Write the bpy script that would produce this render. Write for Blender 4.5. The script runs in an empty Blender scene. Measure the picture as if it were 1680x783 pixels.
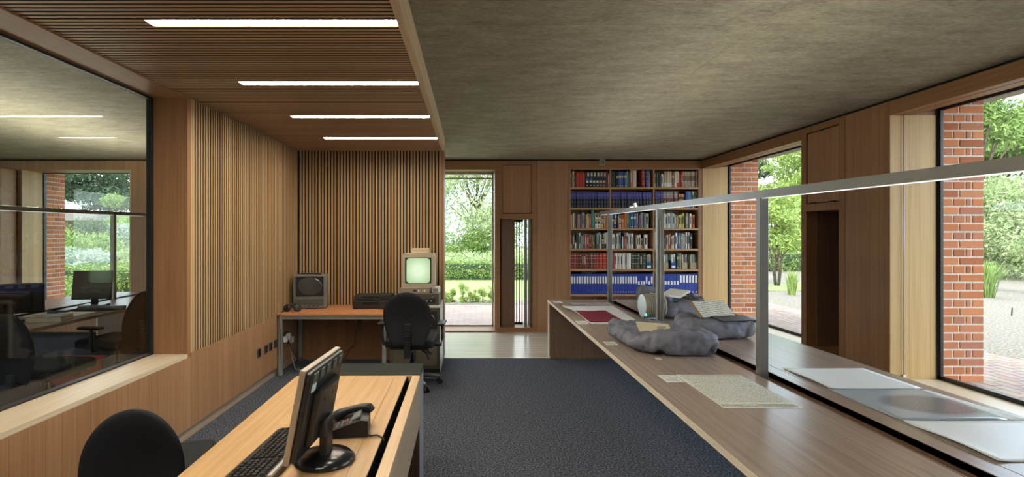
import bpy, bmesh, math, random
import numpy as np
from mathutils import Vector, Matrix, Euler
random.seed(7)
SC = bpy.context.scene
COL = SC.collection
PI = math.pi
F = 850.0; VX = 772.0; VY = 385.0; EYE = 1.57
# ---------------------------------------------------------------- camera, world, sun, exposure
cam_d = bpy.data.cameras.new('camera'); cam = bpy.data.objects.new('camera', cam_d); COL.objects.link(cam)
cam.location = (0, 0, EYE); cam.rotation_euler = (PI/2, 0, 0)
cam_d.sensor_width = 36; cam_d.lens = 36*F/1680
cam_d.shift_x = (840-VX)/1680; cam_d.shift_y = -(391.5-VY)/1680
cam_d.clip_start = 0.05; cam_d.clip_end = 400
SC.camera = cam
SC.view_settings.view_transform = 'Standard'; SC.view_settings.look = 'None'
SC.view_settings.exposure = 0.35; SC.view_settings.gamma = 1.0
SC.view_settings.use_curve_mapping = False
SC.cycles.use_denoising = True
SC.cycles.max_bounces = 10; SC.cycles.diffuse_bounces = 6; SC.cycles.transparent_max_bounces = 24
SC.cycles.sample_clamp_indirect = 6
SKY = 4.2; SUN = 4.0; LAMP = 60.0; RAIL = .9; UPL = 34.0

W = bpy.data.worlds.new('sky'); SC.world = W; W.use_nodes = True
nt = W.node_tree; nt.nodes.clear()
def wn(t, **k):
    n = nt.nodes.new(t)
    for a, b in k.items(): setattr(n, a, b)
    return n
tc = wn('ShaderNodeTexCoord'); no = wn('ShaderNodeTexNoise'); no.inputs['Scale'].default_value = 2.2; no.inputs['Detail'].default_value = 5
mp = wn('ShaderNodeMapping'); mp.inputs['Scale'].default_value = (1, 1, 3)
cr = wn('ShaderNodeValToRGB'); cr.color_ramp.elements[0].position = .40; cr.color_ramp.elements[0].color = (.66, .80, 1, 1)
cr.color_ramp.elements[1].position = .58; cr.color_ramp.elements[1].color = (.95, .98, 1, 1)
bg = wn('ShaderNodeBackground'); bg.inputs['Strength'].default_value = SKY; wo = wn('ShaderNodeOutputWorld')
nt.links.new(tc.outputs['Generated'], mp.inputs[0]); nt.links.new(mp.outputs[0], no.inputs['Vector'])
nt.links.new(no.outputs['Fac'], cr.inputs[0]); nt.links.new(cr.outputs[0], bg.inputs['Color']); nt.links.new(bg.outputs[0], wo.inputs[0])
sd = bpy.data.lights.new('sun', 'SUN'); sd.energy = SUN; sd.angle = math.radians(6); sd.color = (1, .96, .88)
so = bpy.data.objects.new('sun', sd); COL.objects.link(so)
so.rotation_euler = Vector((0.22, 0.75, -1.0)).to_track_quat('-Z', 'Y').to_euler()

# ---------------------------------------------------------------- materials
MATS = {}
def nmat(name):
    m = bpy.data.materials.new(name); m.use_nodes = True
    n = m.node_tree.nodes; b = n.get('Principled BSDF')
    return m, n, m.node_tree.links, b
def plain(name, col, rough=.5, metal=0, spec=.5, emit=None, es=0, bump=0, bscale=200, coat=0):
    if name in MATS: return MATS[name]
    m, n, l, b = nmat(name)
    b.inputs['Base Color'].default_value = (*col, 1); b.inputs['Roughness'].default_value = rough
    b.inputs['Metallic'].default_value = metal; b.inputs['Specular IOR Level'].default_value = spec
    if coat: b.inputs['Coat Weight'].default_value = coat
    if emit: b.inputs['Emission Color'].default_value = (*emit, 1); b.inputs['Emission Strength'].default_value = es
    # faint procedural variation
    t = n.new('ShaderNodeTexCoord'); q = n.new('ShaderNodeTexNoise'); q.inputs['Scale'].default_value = bscale if bump else 6
    l.new(t.outputs['Object'], q.inputs['Vector'])
    if bump:
        bp = n.new('ShaderNodeBump'); bp.inputs['Strength'].default_value = bump; bp.inputs['Distance'].default_value = .003
        l.new(q.outputs['Fac'], bp.inputs['Height']); l.new(bp.outputs[0], b.inputs['Normal'])
    else:
        mr = n.new('ShaderNodeMapRange'); mr.inputs['To Min'].default_value = max(0, rough-.05); mr.inputs['To Max'].default_value = min(1, rough+.05)
        l.new(q.outputs['Fac'], mr.inputs[0]); l.new(mr.outputs[0], b.inputs['Roughness'])
    MATS[name] = m; return m
def wood(name, dark, light, grain='Z', board=None, across='X', rough=.45, spec=.4, island=False, bvar=.35, gscale=55):
    """boards of width `board` measured along `across`, grain stretched along `grain`"""
    if name in MATS: return MATS[name]
    m, n, l, b = nmat(name)
    ge = n.new('ShaderNodeNewGeometry'); sx = n.new('ShaderNodeSeparateXYZ'); l.new(ge.outputs['Position'], sx.inputs[0])
    mp = n.new('ShaderNodeMapping'); l.new(ge.outputs['Position'], mp.inputs[0])
    sc = {'X': (1.2, gscale, gscale), 'Y': (gscale, 1.2, gscale), 'Z': (gscale, gscale, 1.2)}[grain]; mp.inputs['Scale'].default_value = sc
    no = n.new('ShaderNodeTexNoise'); no.noise_dimensions = '4D'; no.inputs['Scale'].default_value = 1; no.inputs['Detail'].default_value = 4; no.inputs['Roughness'].default_value = .65
    l.new(mp.outputs[0], no.inputs['Vector'])
    rnd = None
    if board:
        dv = n.new('ShaderNodeMath'); dv.operation = 'DIVIDE'; dv.inputs[1].default_value = board; l.new(sx.outputs[across], dv.inputs[0])
        fl = n.new('ShaderNodeMath'); fl.operation = 'FLOOR'; l.new(dv.outputs[0], fl.inputs[0])
        wh = n.new('ShaderNodeTexWhiteNoise'); wh.noise_dimensions = '1D'; l.new(fl.outputs[0], wh.inputs['W']); rnd = wh.outputs['Value']
    if island: rnd = ge.outputs['Random Per Island']
    if rnd is not None:
        mu = n.new('ShaderNodeMath'); mu.operation = 'MULTIPLY'; mu.inputs[1].default_value = 37; l.new(rnd, mu.inputs[0]); l.new(mu.outputs[0], no.inputs['W'])
    mx = n.new('ShaderNodeMix'); mx.data_type = 'RGBA'; mx.inputs['A'].default_value = (*dark, 1); mx.inputs['B'].default_value = (*light, 1)
    mr = n.new('ShaderNodeMapRange'); mr.inputs['From Min'].default_value = .28; mr.inputs['From Max'].default_value = .72; l.new(no.outputs['Fac'], mr.inputs[0])
    fac = mr.outputs[0]
    if rnd is not None:
        m2 = n.new('ShaderNodeMix'); m2.inputs[0].default_value = bvar if not island else .55
        l.new(mr.outputs[0], m2.inputs['A']); l.new(rnd, m2.inputs['B']); fac = m2.outputs['Result']
    l.new(fac, mx.inputs['Factor']); out = mx.outputs['Result']
    if board:
        fr = n.new('ShaderNodeMath'); fr.operation = 'FRACT'; l.new(dv.outputs[0], fr.inputs[0])
        lt = n.new('ShaderNodeMath'); lt.operation = 'LESS_THAN'; lt.inputs[1].default_value = .02; l.new(fr.outputs[0], lt.inputs[0])
        m3 = n.new('ShaderNodeMix'); m3.data_type = 'RGBA'; m3.inputs['B'].default_value = (dark[0]*.55, dark[1]*.5, dark[2]*.5, 1)
        l.new(lt.outputs[0], m3.inputs['Factor']); l.new(out, m3.inputs['A']); out = m3.outputs['Result']
    l.new(out, b.inputs['Base Color']); b.inputs['Roughness'].default_value = rough; b.inputs['Specular IOR Level'].default_value = spec
    bp = n.new('ShaderNodeBump'); bp.inputs['Strength'].default_value = .12; bp.inputs['Distance'].default_value = .002
    l.new(no.outputs['Fac'], bp.inputs['Height']); l.new(bp.outputs[0], b.inputs['Normal'])
    MATS[name] = m; return m
def noisemat(name, cols, scale, rough=.9, detail=6, bump=.3, dist=.01, mapscale=(1, 1, 1), spec=.3, pos=(.35, .65)):
    m, n, l, b = nmat(name)
    ge = n.new('ShaderNodeNewGeometry'); mp = n.new('ShaderNodeMapping'); mp.inputs['Scale'].default_value = mapscale
    l.new(ge.outputs['Position'], mp.inputs[0])
    no = n.new('ShaderNodeTexNoise'); no.inputs['Scale'].default_value = scale; no.inputs['Detail'].default_value = detail; no.inputs['Roughness'].default_value = .6
    l.new(mp.outputs[0], no.inputs['Vector'])
    cr = n.new('ShaderNodeValToRGB'); e = cr.color_ramp.elements
    e[0].position = pos[0]; e[0].color = (*cols[0], 1); e[1].position = pos[1]; e[1].color = (*cols[-1], 1)
    for i, c in enumerate(cols[1:-1]):
        q = e.new(pos[0]+(pos[1]-pos[0])*(i+1)/(len(cols)-1)); q.color = (*c, 1)
    l.new(no.outputs['Fac'], cr.inputs[0]); l.new(cr.outputs[0], b.inputs['Base Color'])
    bp = n.new('ShaderNodeBump'); bp.inputs['Strength'].default_value = bump; bp.inputs['Distance'].default_value = dist
    l.new(no.outputs['Fac'], bp.inputs['Height']); l.new(bp.outputs[0], b.inputs['Normal'])
    b.inputs['Roughness'].default_value = rough; b.inputs['Specular IOR Level'].default_value = spec
    MATS[name] = m; return m
def concrete():
    m, n, l, b = nmat('board_marked_concrete')
    ge = n.new('ShaderNodeNewGeometry'); mp = n.new('ShaderNodeMapping'); mp.inputs['Scale'].default_value = (1, 2.6, 1); mp.inputs['Rotation'].default_value = (0, 0, .35)
    l.new(ge.outputs['Position'], mp.inputs[0])
    a = n.new('ShaderNodeTexNoise'); a.inputs['Scale'].default_value = 3.5; a.inputs['Detail'].default_value = 10; a.inputs['Roughness'].default_value = .72; l.new(mp.outputs[0], a.inputs['Vector'])
    c = n.new('ShaderNodeTexNoise'); c.inputs['Scale'].default_value = 26; c.inputs['Detail'].default_value = 6; c.inputs['Roughness'].default_value = .7; l.new(mp.outputs[0], c.inputs['Vector'])
    mi = n.new('ShaderNodeMix'); mi.inputs[0].default_value = .5; l.new(a.outputs['Fac'], mi.inputs['A']); l.new(c.outputs['Fac'], mi.inputs['B'])
    cr = n.new('ShaderNodeValToRGB'); e = cr.color_ramp.elements; e[0].position = .36; e[0].color = (.15, .135, .098, 1); e[1].position = .62; e[1].color = (.37, .345, .262, 1)
    l.new(mi.outputs['Result'], cr.inputs[0])
    # sparse pin holes and shutter seams
    v = n.new('ShaderNodeTexVoronoi'); v.inputs['Scale'].default_value = 22; l.new(ge.outputs['Position'], v.inputs['Vector'])
    lt = n.new('ShaderNodeMath'); lt.operation = 'LESS_THAN'; lt.inputs[1].default_value = .06; l.new(v.outputs['Distance'], lt.inputs[0])
    sx = n.new('ShaderNodeSeparateXYZ'); l.new(ge.outputs['Position'], sx.inputs[0])
    def seam(out, w, off):
        ad = n.new('ShaderNodeMath'); ad.inputs[1].default_value = off; l.new(out, ad.inputs[0])
        d = n.new('ShaderNodeMath'); d.operation = 'DIVIDE'; d.inputs[1].default_value = w; l.new(ad.outputs[0], d.inputs[0])
        f = n.new('ShaderNodeMath'); f.operation = 'FRACT'; l.new(d.outputs[0], f.inputs[0])
        t = n.new('ShaderNodeMath'); t.operation = 'LESS_THAN'; t.inputs[1].default_value = .008/w; l.new(f.outputs[0], t.inputs[0]); return t.outputs[0]
    s1 = seam(sx.outputs['X'], 2.44, 20.3); s2 = seam(sx.outputs['Y'], 1.22, 20.2)
    mxm = n.new('ShaderNodeMath'); mxm.operation = 'MAXIMUM'; l.new(s1, mxm.inputs[0]); l.new(s2, mxm.inputs[1])
    h = n.new('ShaderNodeMath'); h.operation = 'MULTIPLY'; h.inputs[1].default_value = .25; l.new(mxm.outputs[0], h.inputs[0])
    h2 = n.new('ShaderNodeMath'); h2.operation = 'MAXIMUM'; l.new(h.outputs[0], h2.inputs[0])
    h3 = n.new('ShaderNodeMath'); h3.operation = 'MULTIPLY'; h3.inputs[1].default_value = .5; l.new(lt.outputs[0], h3.inputs[0]); l.new(h3.outputs[0], h2.inputs[1])
    mx = n.new('ShaderNodeMix'); mx.data_type = 'RGBA'; l.new(h2.outputs[0], mx.inputs['Factor']); l.new(cr.outputs[0], mx.inputs['A']); mx.inputs['B'].default_value = (.06, .05, .035, 1)
    l.new(mx.outputs['Result'], b.inputs['Base Color']); b.inputs['Roughness'].default_value = .7; b.inputs['Specular IOR Level'].default_value = .3
    bp = n.new('ShaderNodeBump'); bp.inputs['Strength'].default_value = .35; bp.inputs['Distance'].default_value = .006
    l.new(mi.outputs['Result'], bp.inputs['Height']); l.new(bp.outputs[0], b.inputs['Normal'])
    MATS['concrete'] = m; return m
def islandmat(name, stops, rough=.85, translucent=0, bump=0):
    m, n, l, b = nmat(name)
    ge = n.new('ShaderNodeNewGeometry'); cr = n.new('ShaderNodeValToRGB'); e = cr.color_ramp.elements
    e[0].position = 0; e[0].color = (*stops[0], 1); e[1].position = 1; e[1].color = (*stops[-1], 1)
    for i, c in enumerate(stops[1:-1]):
        q = e.new((i+1)/(len(stops)-1)); q.color = (*c, 1)
    l.new(ge.outputs['Random Per Island'], cr.inputs[0]); col = cr.outputs[0]
    if bump:
        no = n.new('ShaderNodeTexNoise'); no.inputs['Scale'].default_value = 90; no.inputs['Detail'].default_value = 4; l.new(ge.outputs['Position'], no.inputs['Vector'])
        mx = n.new('ShaderNodeMix'); mx.data_type = 'RGBA'; mx.blend_type = 'MULTIPLY'; mx.inputs['Factor'].default_value = .45
        l.new(col, mx.inputs['A']); l.new(no.outputs['Color'], mx.inputs['B']); col = mx.outputs['Result']
        bp = n.new('ShaderNodeBump'); bp.inputs['Strength'].default_value = bump; bp.inputs['Distance'].default_value = .004
        l.new(no.outputs['Fac'], bp.inputs['Height']); l.new(bp.outputs[0], b.inputs['Normal'])
    l.new(col, b.inputs['Base Color']); b.inputs['Roughness'].default_value = rough; b.inputs['Specular IOR Level'].default_value = .3
    if translucent:
        tr = n.new('ShaderNodeBsdfTranslucent'); l.new(col, tr.inputs['Color']); ms = n.new('ShaderNodeMixShader'); ms.inputs[0].default_value = translucent
        l.new(b.outputs[0], ms.inputs[1]); l.new(tr.outputs[0], ms.inputs[2]); l.new(ms.outputs[0], n.get('Material Output').inputs[0])
    MATS[name] = m; return m
def glass(name, tint=(1, 1, 1), refl=1.0, ior=1.5):
    m, n, l, b = nmat(name); n.remove(b)
    t = n.new('ShaderNodeBsdfTransparent'); t.inputs[0].default_value = (*tint, 1)
    g = n.new('ShaderNodeBsdfGlossy'); g.inputs['Roughness'].default_value = .0
    lw = n.new('ShaderNodeLayerWeight'); lw.inputs['Blend'].default_value = .5
    pw = n.new('ShaderNodeMath'); pw.operation = 'POWER'; pw.inputs[1].default_value = 5; l.new(lw.outputs['Facing'], pw.inputs[0])
    mu = n.new('ShaderNodeMath'); mu.operation = 'MULTIPLY_ADD'; mu.inputs[1].default_value = .96*refl; mu.inputs[2].default_value = .04*refl; l.new(pw.outputs[0], mu.inputs[0])
    ms = n.new('ShaderNodeMixShader'); l.new(mu.outputs[0], ms.inputs[0]); l.new(t.outputs[0], ms.inputs[1]); l.new(g.outputs[0], ms.inputs[2])
    l.new(ms.outputs[0], n.get('Material Output').inputs[0]); MATS[name] = m; return m
def emitter(name, col, s):
    m, n, l, b = nmat(name); n.remove(b); e = n.new('ShaderNodeEmission'); e.inputs[0].default_value = (*col, 1); e.inputs[1].default_value = s
    l.new(e.outputs[0], n.get('Material Output').inputs[0]); MATS[name] = m; return m
def paving(name, c1, c2, mortar, scale=1.0, rot=0):
    m, n, l, b = nmat(name)
    ge = n.new('ShaderNodeNewGeometry'); mp = n.new('ShaderNodeMapping'); mp.inputs['Rotation'].default_value = (0, 0, rot); l.new(ge.outputs['Position'], mp.inputs[0])
    br = n.new('ShaderNodeTexBrick'); br.inputs['Scale'].default_value = scale; br.inputs['Brick Width'].default_value = .225; br.inputs['Row Height'].default_value = .11
    br.inputs['Mortar Size'].default_value = .009; br.inputs['Color1'].default_value = (*c1, 1); br.inputs['Color2'].default_value = (*c2, 1); br.inputs['Mortar'].default_value = (*mortar, 1)
    l.new(mp.outputs[0], br.inputs['Vector']); no = n.new('ShaderNodeTexNoise'); no.inputs['Scale'].default_value = 7; no.inputs['Detail'].default_value = 8; l.new(ge.outputs['Position'], no.inputs['Vector'])
    mx = n.new('ShaderNodeMix'); mx.data_type = 'RGBA'; mx.blend_type = 'MULTIPLY'; mx.inputs['Factor'].default_value = .5
    l.new(br.outputs['Color'], mx.inputs['A']); l.new(no.outputs['Color'], mx.inputs['B'])
    l.new(mx.outputs['Result'], b.inputs['Base Color']); b.inputs['Roughness'].default_value = .8
    MATS[name] = m; return m

WD, WL = (.27, .135, .062), (.44, .245, .125)
wallX = wood('board_wood_x', WD, WL, 'Z', .105, 'X')
wallY = wood('board_wood_y', WD, WL, 'Z', .105, 'Y')
frameZ = wood('frame_wood_z', (.25, .12, .052), (.36, .19, .09), 'Z')
frameX = wood('frame_wood_x', (.25, .12, .052), (.36, .19, .09), 'X')
frameY = wood('frame_wood_y', (.25, .12, .052), (.36, .19, .09), 'Y')
reveal = wood('reveal_wood', (.44, .27, .10), (.72, .50, .225), 'Z', .095, 'X', bvar=.5)
revealY = wood('reveal_wood_y', (.42, .27, .115), (.66, .47, .24), 'Z', .095, 'Y', bvar=.5)
sillw = wood('sill_wood', (.56, .45, .31), (.72, .61, .46), 'Y', rough=.3)
slatZ = wood('slat_wood', (.29, .165, .075), (.58, .38, .19), 'Z', island=True)
slatX = wood('slat_wood_ceiling', (.38, .225, .13), (.62, .41, .255), 'X', island=True)
trimlt = wood('light_trim_wood', (.54, .40, .24), (.72, .56, .37), 'Y')
shelfw = wood('shelf_wood', (.36, .20, .095), (.50, .31, .16), 'X')
deskw = wood('desk_oak', (.40, .235, .10), (.58, .37, .185), 'Y', rough=.38, gscale=38)
tablew = wood('table_oak', (.265, .205, .165), (.40, .32, .265), 'Y', rough=.25, spec=.7, gscale=45)
edgew = wood('edge_ply', (.60, .50, .38), (.78, .68, .54), 'Y')
beech = wood('beech_laminate', (.42, .17, .07), (.55, .25, .115), 'X', rough=.4)
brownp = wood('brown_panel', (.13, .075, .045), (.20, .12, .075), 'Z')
darkgap = plain('shadow_gap', (.006, .005, .004), .9)
slatback = plain('slat_backing', (.012, .007, .004), .9)
conc = concrete()
carpet = noisemat('carpet', [(.012, .014, .020), (.070, .078, .100), (.21, .225, .275)], 75, rough=1, detail=3, bump=.6, dist=.01, spec=.05, pos=(.3, .72))
carpet_dk = noisemat('carpet_dark', [(.012, .013, .02), (.055, .06, .075)], 60, rough=1, detail=3, bump=.5, dist=.01, spec=.05)
woodfl = wood('end_grain_floor', (.36, .31, .24), (.68, .62, .52), 'X', .02, 'Y', rough=.22, spec=.7, gscale=30)
black = plain('black_plastic', (.012, .012, .013), .38)
black_matt = plain('black_matt', (.010, .010, .011), .7)
blackfab = plain('black_fabric', (.016, .017, .020), .85, bump=.3, bscale=600, spec=.3)
lino = plain('black_linoleum', (.010, .014, .010), .6, spec=.12)
greypan = plain('grey_laminate', (.36, .38, .42), .4)
steel = plain('grey_steel', (.30, .31, .29), .45, .3)
chrome = plain('chrome', (.7, .7, .7), .15, 1)
alu = plain('anodised_rail', (.23, .23, .22), .36, .45)
alulight = plain('brushed_aluminium', (.55, .58, .62), .35, .8)
white = plain('white_plastic', (.8, .8, .78), .4)
paper = plain('white_paper', (.84, .85, .84), .6)
frame_blk = plain('dark_frame', (.012, .014, .016), .4)
winglass = glass('window_glass', (.97, .99, .98), .8)
intglass = glass('interior_glass', (.93, .95, .93), 1.25)
lampm = emitter('lamp_diffuser', (1, .90, .72), LAMP)
railm = emitter('rail_led', (1, .97, .92), RAIL)
upm = emitter('rail_uplight', (1, .93, .80), UPL)  # upward glow added on the rails to brighten the ceilings
brickm = islandmat('brick_red', [(.36, .11, .05), (.54, .18, .075), (.66, .25, .11), (.44, .17, .11), (.60, .21, .085)], bump=.4)
mortar = noisemat('mortar', [(.50, .43, .35), (.70, .63, .54)], 60, bump=.5, dist=.005)

# ---------------------------------------------------------------- mesh helpers
class MB:
    def __init__(s): s.bm = bmesh.new()
    def _m(s, vs, mi):
        for v in vs:
            for f in v.link_faces: f.material_index = mi
    def box(s, c, d, rot=None, bev=0, seg=2, mi=0, taper=None):
        r = bmesh.ops.create_cube(s.bm, size=1.0); vs = r['verts']
        for v in vs:
            if taper and v.co.z > 0: v.co.x *= taper[0]; v.co.y *= taper[1]
            v.co = Vector((v.co.x*d[0], v.co.y*d[1], v.co.z*d[2]))
        s._m(vs, mi)
        if bev:
            es = list({e for v in vs for e in v.link_edges})
            r = bmesh.ops.bevel(s.bm, geom=es, offset=bev, segments=seg, affect='EDGES', profile=.6)
            vs = list({v for f in r['faces'] for v in f.verts} | {v for v in vs if v.is_valid})
            s._m(vs, mi)
        mt = Matrix.Translation(c)
        if rot: mt = mt @ Euler(rot).to_matrix().to_4x4()
        bmesh.ops.transform(s.bm, matrix=mt, verts=vs); return s
    def b(s, x0, x1, y0, y1, z0, z1, **k):
        return s.box(((x0+x1)/2, (y0+y1)/2, (z0+z1)/2), (abs(x1-x0), abs(y1-y0), abs(z1-z0)), **k)
    def cyl(s, p0, p1, r0, r1=None, n=20, mi=0, cap=True):
        p0 = Vector(p0); p1 = Vector(p1); r1 = r0 if r1 is None else r1
        q = (p1-p0).to_track_quat('Z', 'Y'); A = []; B = []
        for i in range(n):
            a = 2*PI*i/n; u = Vector((math.cos(a), math.sin(a), 0))
            A.append(s.bm.verts.new(p0+q@(u*r0))); B.append(s.bm.verts.new(p1+q@(u*r1)))
        for i in range(n):
            f = s.bm.faces.new((A[i], A[(i+1) % n], B[(i+1) % n], B[i])); f.smooth = True; f.material_index = mi
        if cap:
            s.bm.faces.new(A[::-1]).material_index = mi; s.bm.faces.new(B).material_index = mi
        return s
    def tube(s, pts, r, n=8, mi=0):
        pts = [Vector(p) for p in pts]; rings = []
        for i, p in enumerate(pts):
            t = (pts[min(i+1, len(pts)-1)]-pts[max(i-1, 0)]).normalized()
            up = Vector((0, 0, 1)) if abs(t.z) < .95 else Vector((1, 0, 0))
            a = t.cross(up).normalized(); b = a.cross(t)
            rr = r[i] if isinstance(r, (list, tuple)) else r
            rings.append([s.bm.verts.new(p+(a*math.cos(2*PI*k/n)+b*math.sin(2*PI*k/n))*rr) for k in range(n)])
        for A, B in zip(rings, rings[1:]):
            for k in range(n):
                f = s.bm.faces.new((A[k], A[(k+1) % n], B[(k+1) % n], B[k])); f.smooth = True; f.material_index = mi
        s.bm.faces.new(rings[0][::-1]).material_index = mi; s.bm.faces.new(rings[-1]).material_index = mi
        return s
    def lathe(s, prof, n=28, c=(0, 0, 0), mi=0):
        c = Vector(c); R = []
        for r, z in prof: R.append([s.bm.verts.new(c+Vector((r*math.cos(2*PI*k/n), r*math.sin(2*PI*k/n), z))) for k in range(n)])
        for A, B in zip(R, R[1:]):
            for k in range(n):
                f = s.bm.faces.new((A[k], A[(k+1) % n], B[(k+1) % n], B[k])); f.smooth = True; f.material_index = mi
        if prof[0][0] > 1e-4: s.bm.faces.new(R[0][::-1]).material_index = mi
        if prof[-1][0] > 1e-4: s.bm.faces.new(R[-1]).material_index = mi
        return s
    def ell(s, c, r, rot=None, u=20, v=12, mi=0):
        q = bmesh.ops.create_uvsphere(s.bm, u_segments=u, v_segments=v, radius=1)['verts']
        mt = Matrix.Translation(c) @ (Euler(rot).to_matrix().to_4x4() if rot else Matrix()) @ Matrix.Diagonal((*r, 1))
        bmesh.ops.transform(s.bm, matrix=mt, verts=q)
        for x in q:
            for f in x.link_faces: f.smooth = True; f.material_index = mi
        return s
    def prism(s, poly, h, mat=None, mi=0):
        """poly in XY, extruded along +Z by h, then matrix"""
        A = [s.bm.verts.new((x, y, 0)) for x, y in poly]; B = [s.bm.verts.new((x, y, h)) for x, y in poly]; n = len(poly)
        fs = [s.bm.faces.new(A[::-1]), s.bm.faces.new(B)] + [s.bm.faces.new((A[i], A[(i+1) % n], B[(i+1) % n], B[i])) for i in range(n)]
        for f in fs: f.material_index = mi
        if mat is not None: bmesh.ops.transform(s.bm, matrix=mat, verts=A+B)
        return s
    def quad(s, a, b, c, d, mi=0):
        f = s.bm.faces.new([s.bm.verts.new(p) for p in (a, b, c, d)]); f.material_index = mi; return s
    def build(s, name, mat, parent=None, loc=None, rot=None, smooth=False):
        me = bpy.data.meshes.new(name); bmesh.ops.recalc_face_normals(s.bm, faces=s.bm.faces); s.bm.to_mesh(me); s.bm.free()
        for m in (mat if isinstance(mat, (list, tuple)) else [mat]): me.materials.append(m)
        o = bpy.data.objects.new(name, me); COL.objects.link(o)
        if parent: o.parent = parent
        if loc: o.location = loc
        if rot: o.rotation_euler = rot
        if smooth:
            for p in me.polygons: p.use_smooth = True
        return o
def thing(name, label, cat, loc=(0, 0, 0), rz=0, group=None):
    o = bpy.data.objects.new(name, None); COL.objects.link(o); o.location = loc; o.rotation_euler = (0, 0, rz); o.empty_display_size = .1
    o['label'] = label; o['category'] = cat
    if group: o['group'] = group
    return o
def tag(o, label, cat, group=None):
    o['label'] = label; o['category'] = cat
    if group: o['group'] = group
    return o
def S(name, mb, mat, **k):
    o = mb.build(name, mat, **k); o['kind'] = 'structure'; return o
def part(o, label): o['label'] = label; return o
def dup(root, loc=None, rz=None, label=None, group=None):
    r = root.copy(); COL.objects.link(r)
    if loc is not None: r.location = loc
    if rz is not None: r.rotation_euler = (0, 0, rz)
    if label: r['label'] = label
    if group: r['group'] = group
    for ch in list(root.children):
        c = ch.copy(); COL.objects.link(c); c.parent = r
        for g in list(ch.children):
            d = g.copy(); COL.objects.link(d); d.parent = c
    return r

# ================================================================ THE SETTING
H = 2.78; XW = 3.725; XG = 4.16; YB = 8.333; YG = 8.77; XL = -2.153; XI = -2.43; YS = 6.49; ZT = 2.616
Y0 = -3.2; XA = -9.2
SL = .66      # left sill height
# floors
S('floor', MB().b(XI+.02, XW+.3, Y0, 6.574, -.06, 0), carpet)
S('floor_wood', MB().b(-2.15, XW+.3, 6.574, 8.80, -.06, 0), woodfl)
S('floor_office', MB().b(XA, XI+.02, Y0, YB+.1, -.06, 0), carpet_dk)
# concrete slab
S('ceiling', MB().b(XA-.2, 4.75, Y0-.2, 9.35, H, H+.35), conc)
# back wall pieces (wood lining) : column boards etc
def bw(x0, x1, z0, z1, y0=YB, y1=YG, m=None): return (x0, x1, y0, y1, z0, z1)
w = MB()
for x0, x1, z0, z1 in ((-7.215-2.0, -7.215, 0, 2.755), (-7.215, -5.48, 2.61, 2.755), (-5.48, XI, 0, 2.755), (-7.215, -5.48, 0, .45)):
    w.b(x0, x1, YB, YG, z0, z1)
S('wall_office', w, wallX)
w = MB().b(1.075, 1.565, YB, YG, .0, 2.755)
S('wall_back', w, wallX)
w = MB().b(-2.15, .47, YB, YG, 2.615, 2.755).b(.392, .475, YB-.004, YG, 0, 2.755).b(.47, 1.07, YB-.002, YG, 2.70, 2.755).b(.475, 1.0, YB-.002, YG, 1.82, 1.905)
w.b(.994, 1.072, YB-.003, YG, 0, 2.70).b(.475, .505, YB-.002, YG, 1.905, 2.70).b(.98, .994, YB-.002, YG, 1.905, 2.7).b(.505, .98, YB-.002, YG, 2.69, 2.70)
w.b(.475, .994, YB-.002, YG, 0, .07).b(-2.15, .392, YB, YG, 0, .02)
w.b(1.565, 1.60, YB-.004, YG, 0, 2.755).b(1.60, 3.676, YB-.004, YG, 2.63, 2.755).b(3.676, 3.725, YB-.004, YG, 0, 2.755)
S('wall_back_frames', w, frameX)
S('trim_1', MB().b(-9.2, XW, YB+.02, YG, 2.755, H), darkgap)
# brick skin outside the back wall
S('ceiling_slab_edge', MB().b(-9.3, 4.7, 8.8, 9.35, 2.70, 2.779), conc)
def bricks(name, x0, x1, y, z0, z1, depth, seed=1, xdir=1, axis='Y'):
    """wall of bricks: alternate stretcher and header courses on its front and end faces"""
    rnd = random.Random(seed); mb = MB(); mo = MB(); c = .075; n = int(round((z1-z0)/c)); L = x1-x0
    for k in range(n):
        z = z0+k*c
        if k % 2 == 0: cuts = [0, .225, .45, .675, .9, 1.125, 1.35]; cuts = [q-(.225-L % .225 if L % .225 > .01 else 0)*0 for q in cuts]; segs = [(max(0, L-q-.225), L-q) for q in cuts if L-q > .02]
        else:
            segs = []; e = L; i = 0
            for wd in (.1125, .056, .1125, .1125, .1125, .1125, .1125, .1125, .1125, .1125):
                if e <= .02: break
                segs.append((max(0, e-wd), e)); e -= wd
        for a, b_ in segs:
            if b_-a < .018: continue
            g = .008; j = rnd.uniform(-.0015, .0015)
            if axis == 'Y': mb.b(x0+a+g, x0+b_-g, y-.004+j, y+.09, z+g, z+c-g, bev=.002, seg=1)
            else: mb.b(y-.09, y+.004+j, x0+a+g, x0+b_-g, z+g, z+c-g, bev=.002, seg=1)
    if axis == 'Y': mb2 = MB().b(x0+.004, x1-.004, y+.003, y+depth, z0, z1)
    else: mb2 = MB().b(y-depth, y-.003, x0+.004, x1-.004, z0, z1)
    o = S(name, mb2, mortar); q = mb.build('brick_courses', brickm, parent=o); q['kind'] = 'structure'
    return o
bricks('wall_pier_near', XG+.012, 4.572, 4.612, .245, 2.77, 1.19, 3)
bricks('wall_pier_far', XG+.012, 4.636, 8.34, .245, 2.77, .9, 5)
# left office window outer brick jamb (faces +X)
bricks('wall_pier_office', YG+.03, 9.22, -7.215, .0, 2.70, 1.5, 9, axis='X')
S('wall_outer', MB().b(-5.48, -3.0, 8.80, 9.2, 0, 2.7).b(1.05, 4.16, 8.80, 9.2, 0, 2.7).b(-3.0, -2.2, 8.80, 9.2, 0, 2.7), mortar)

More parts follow.
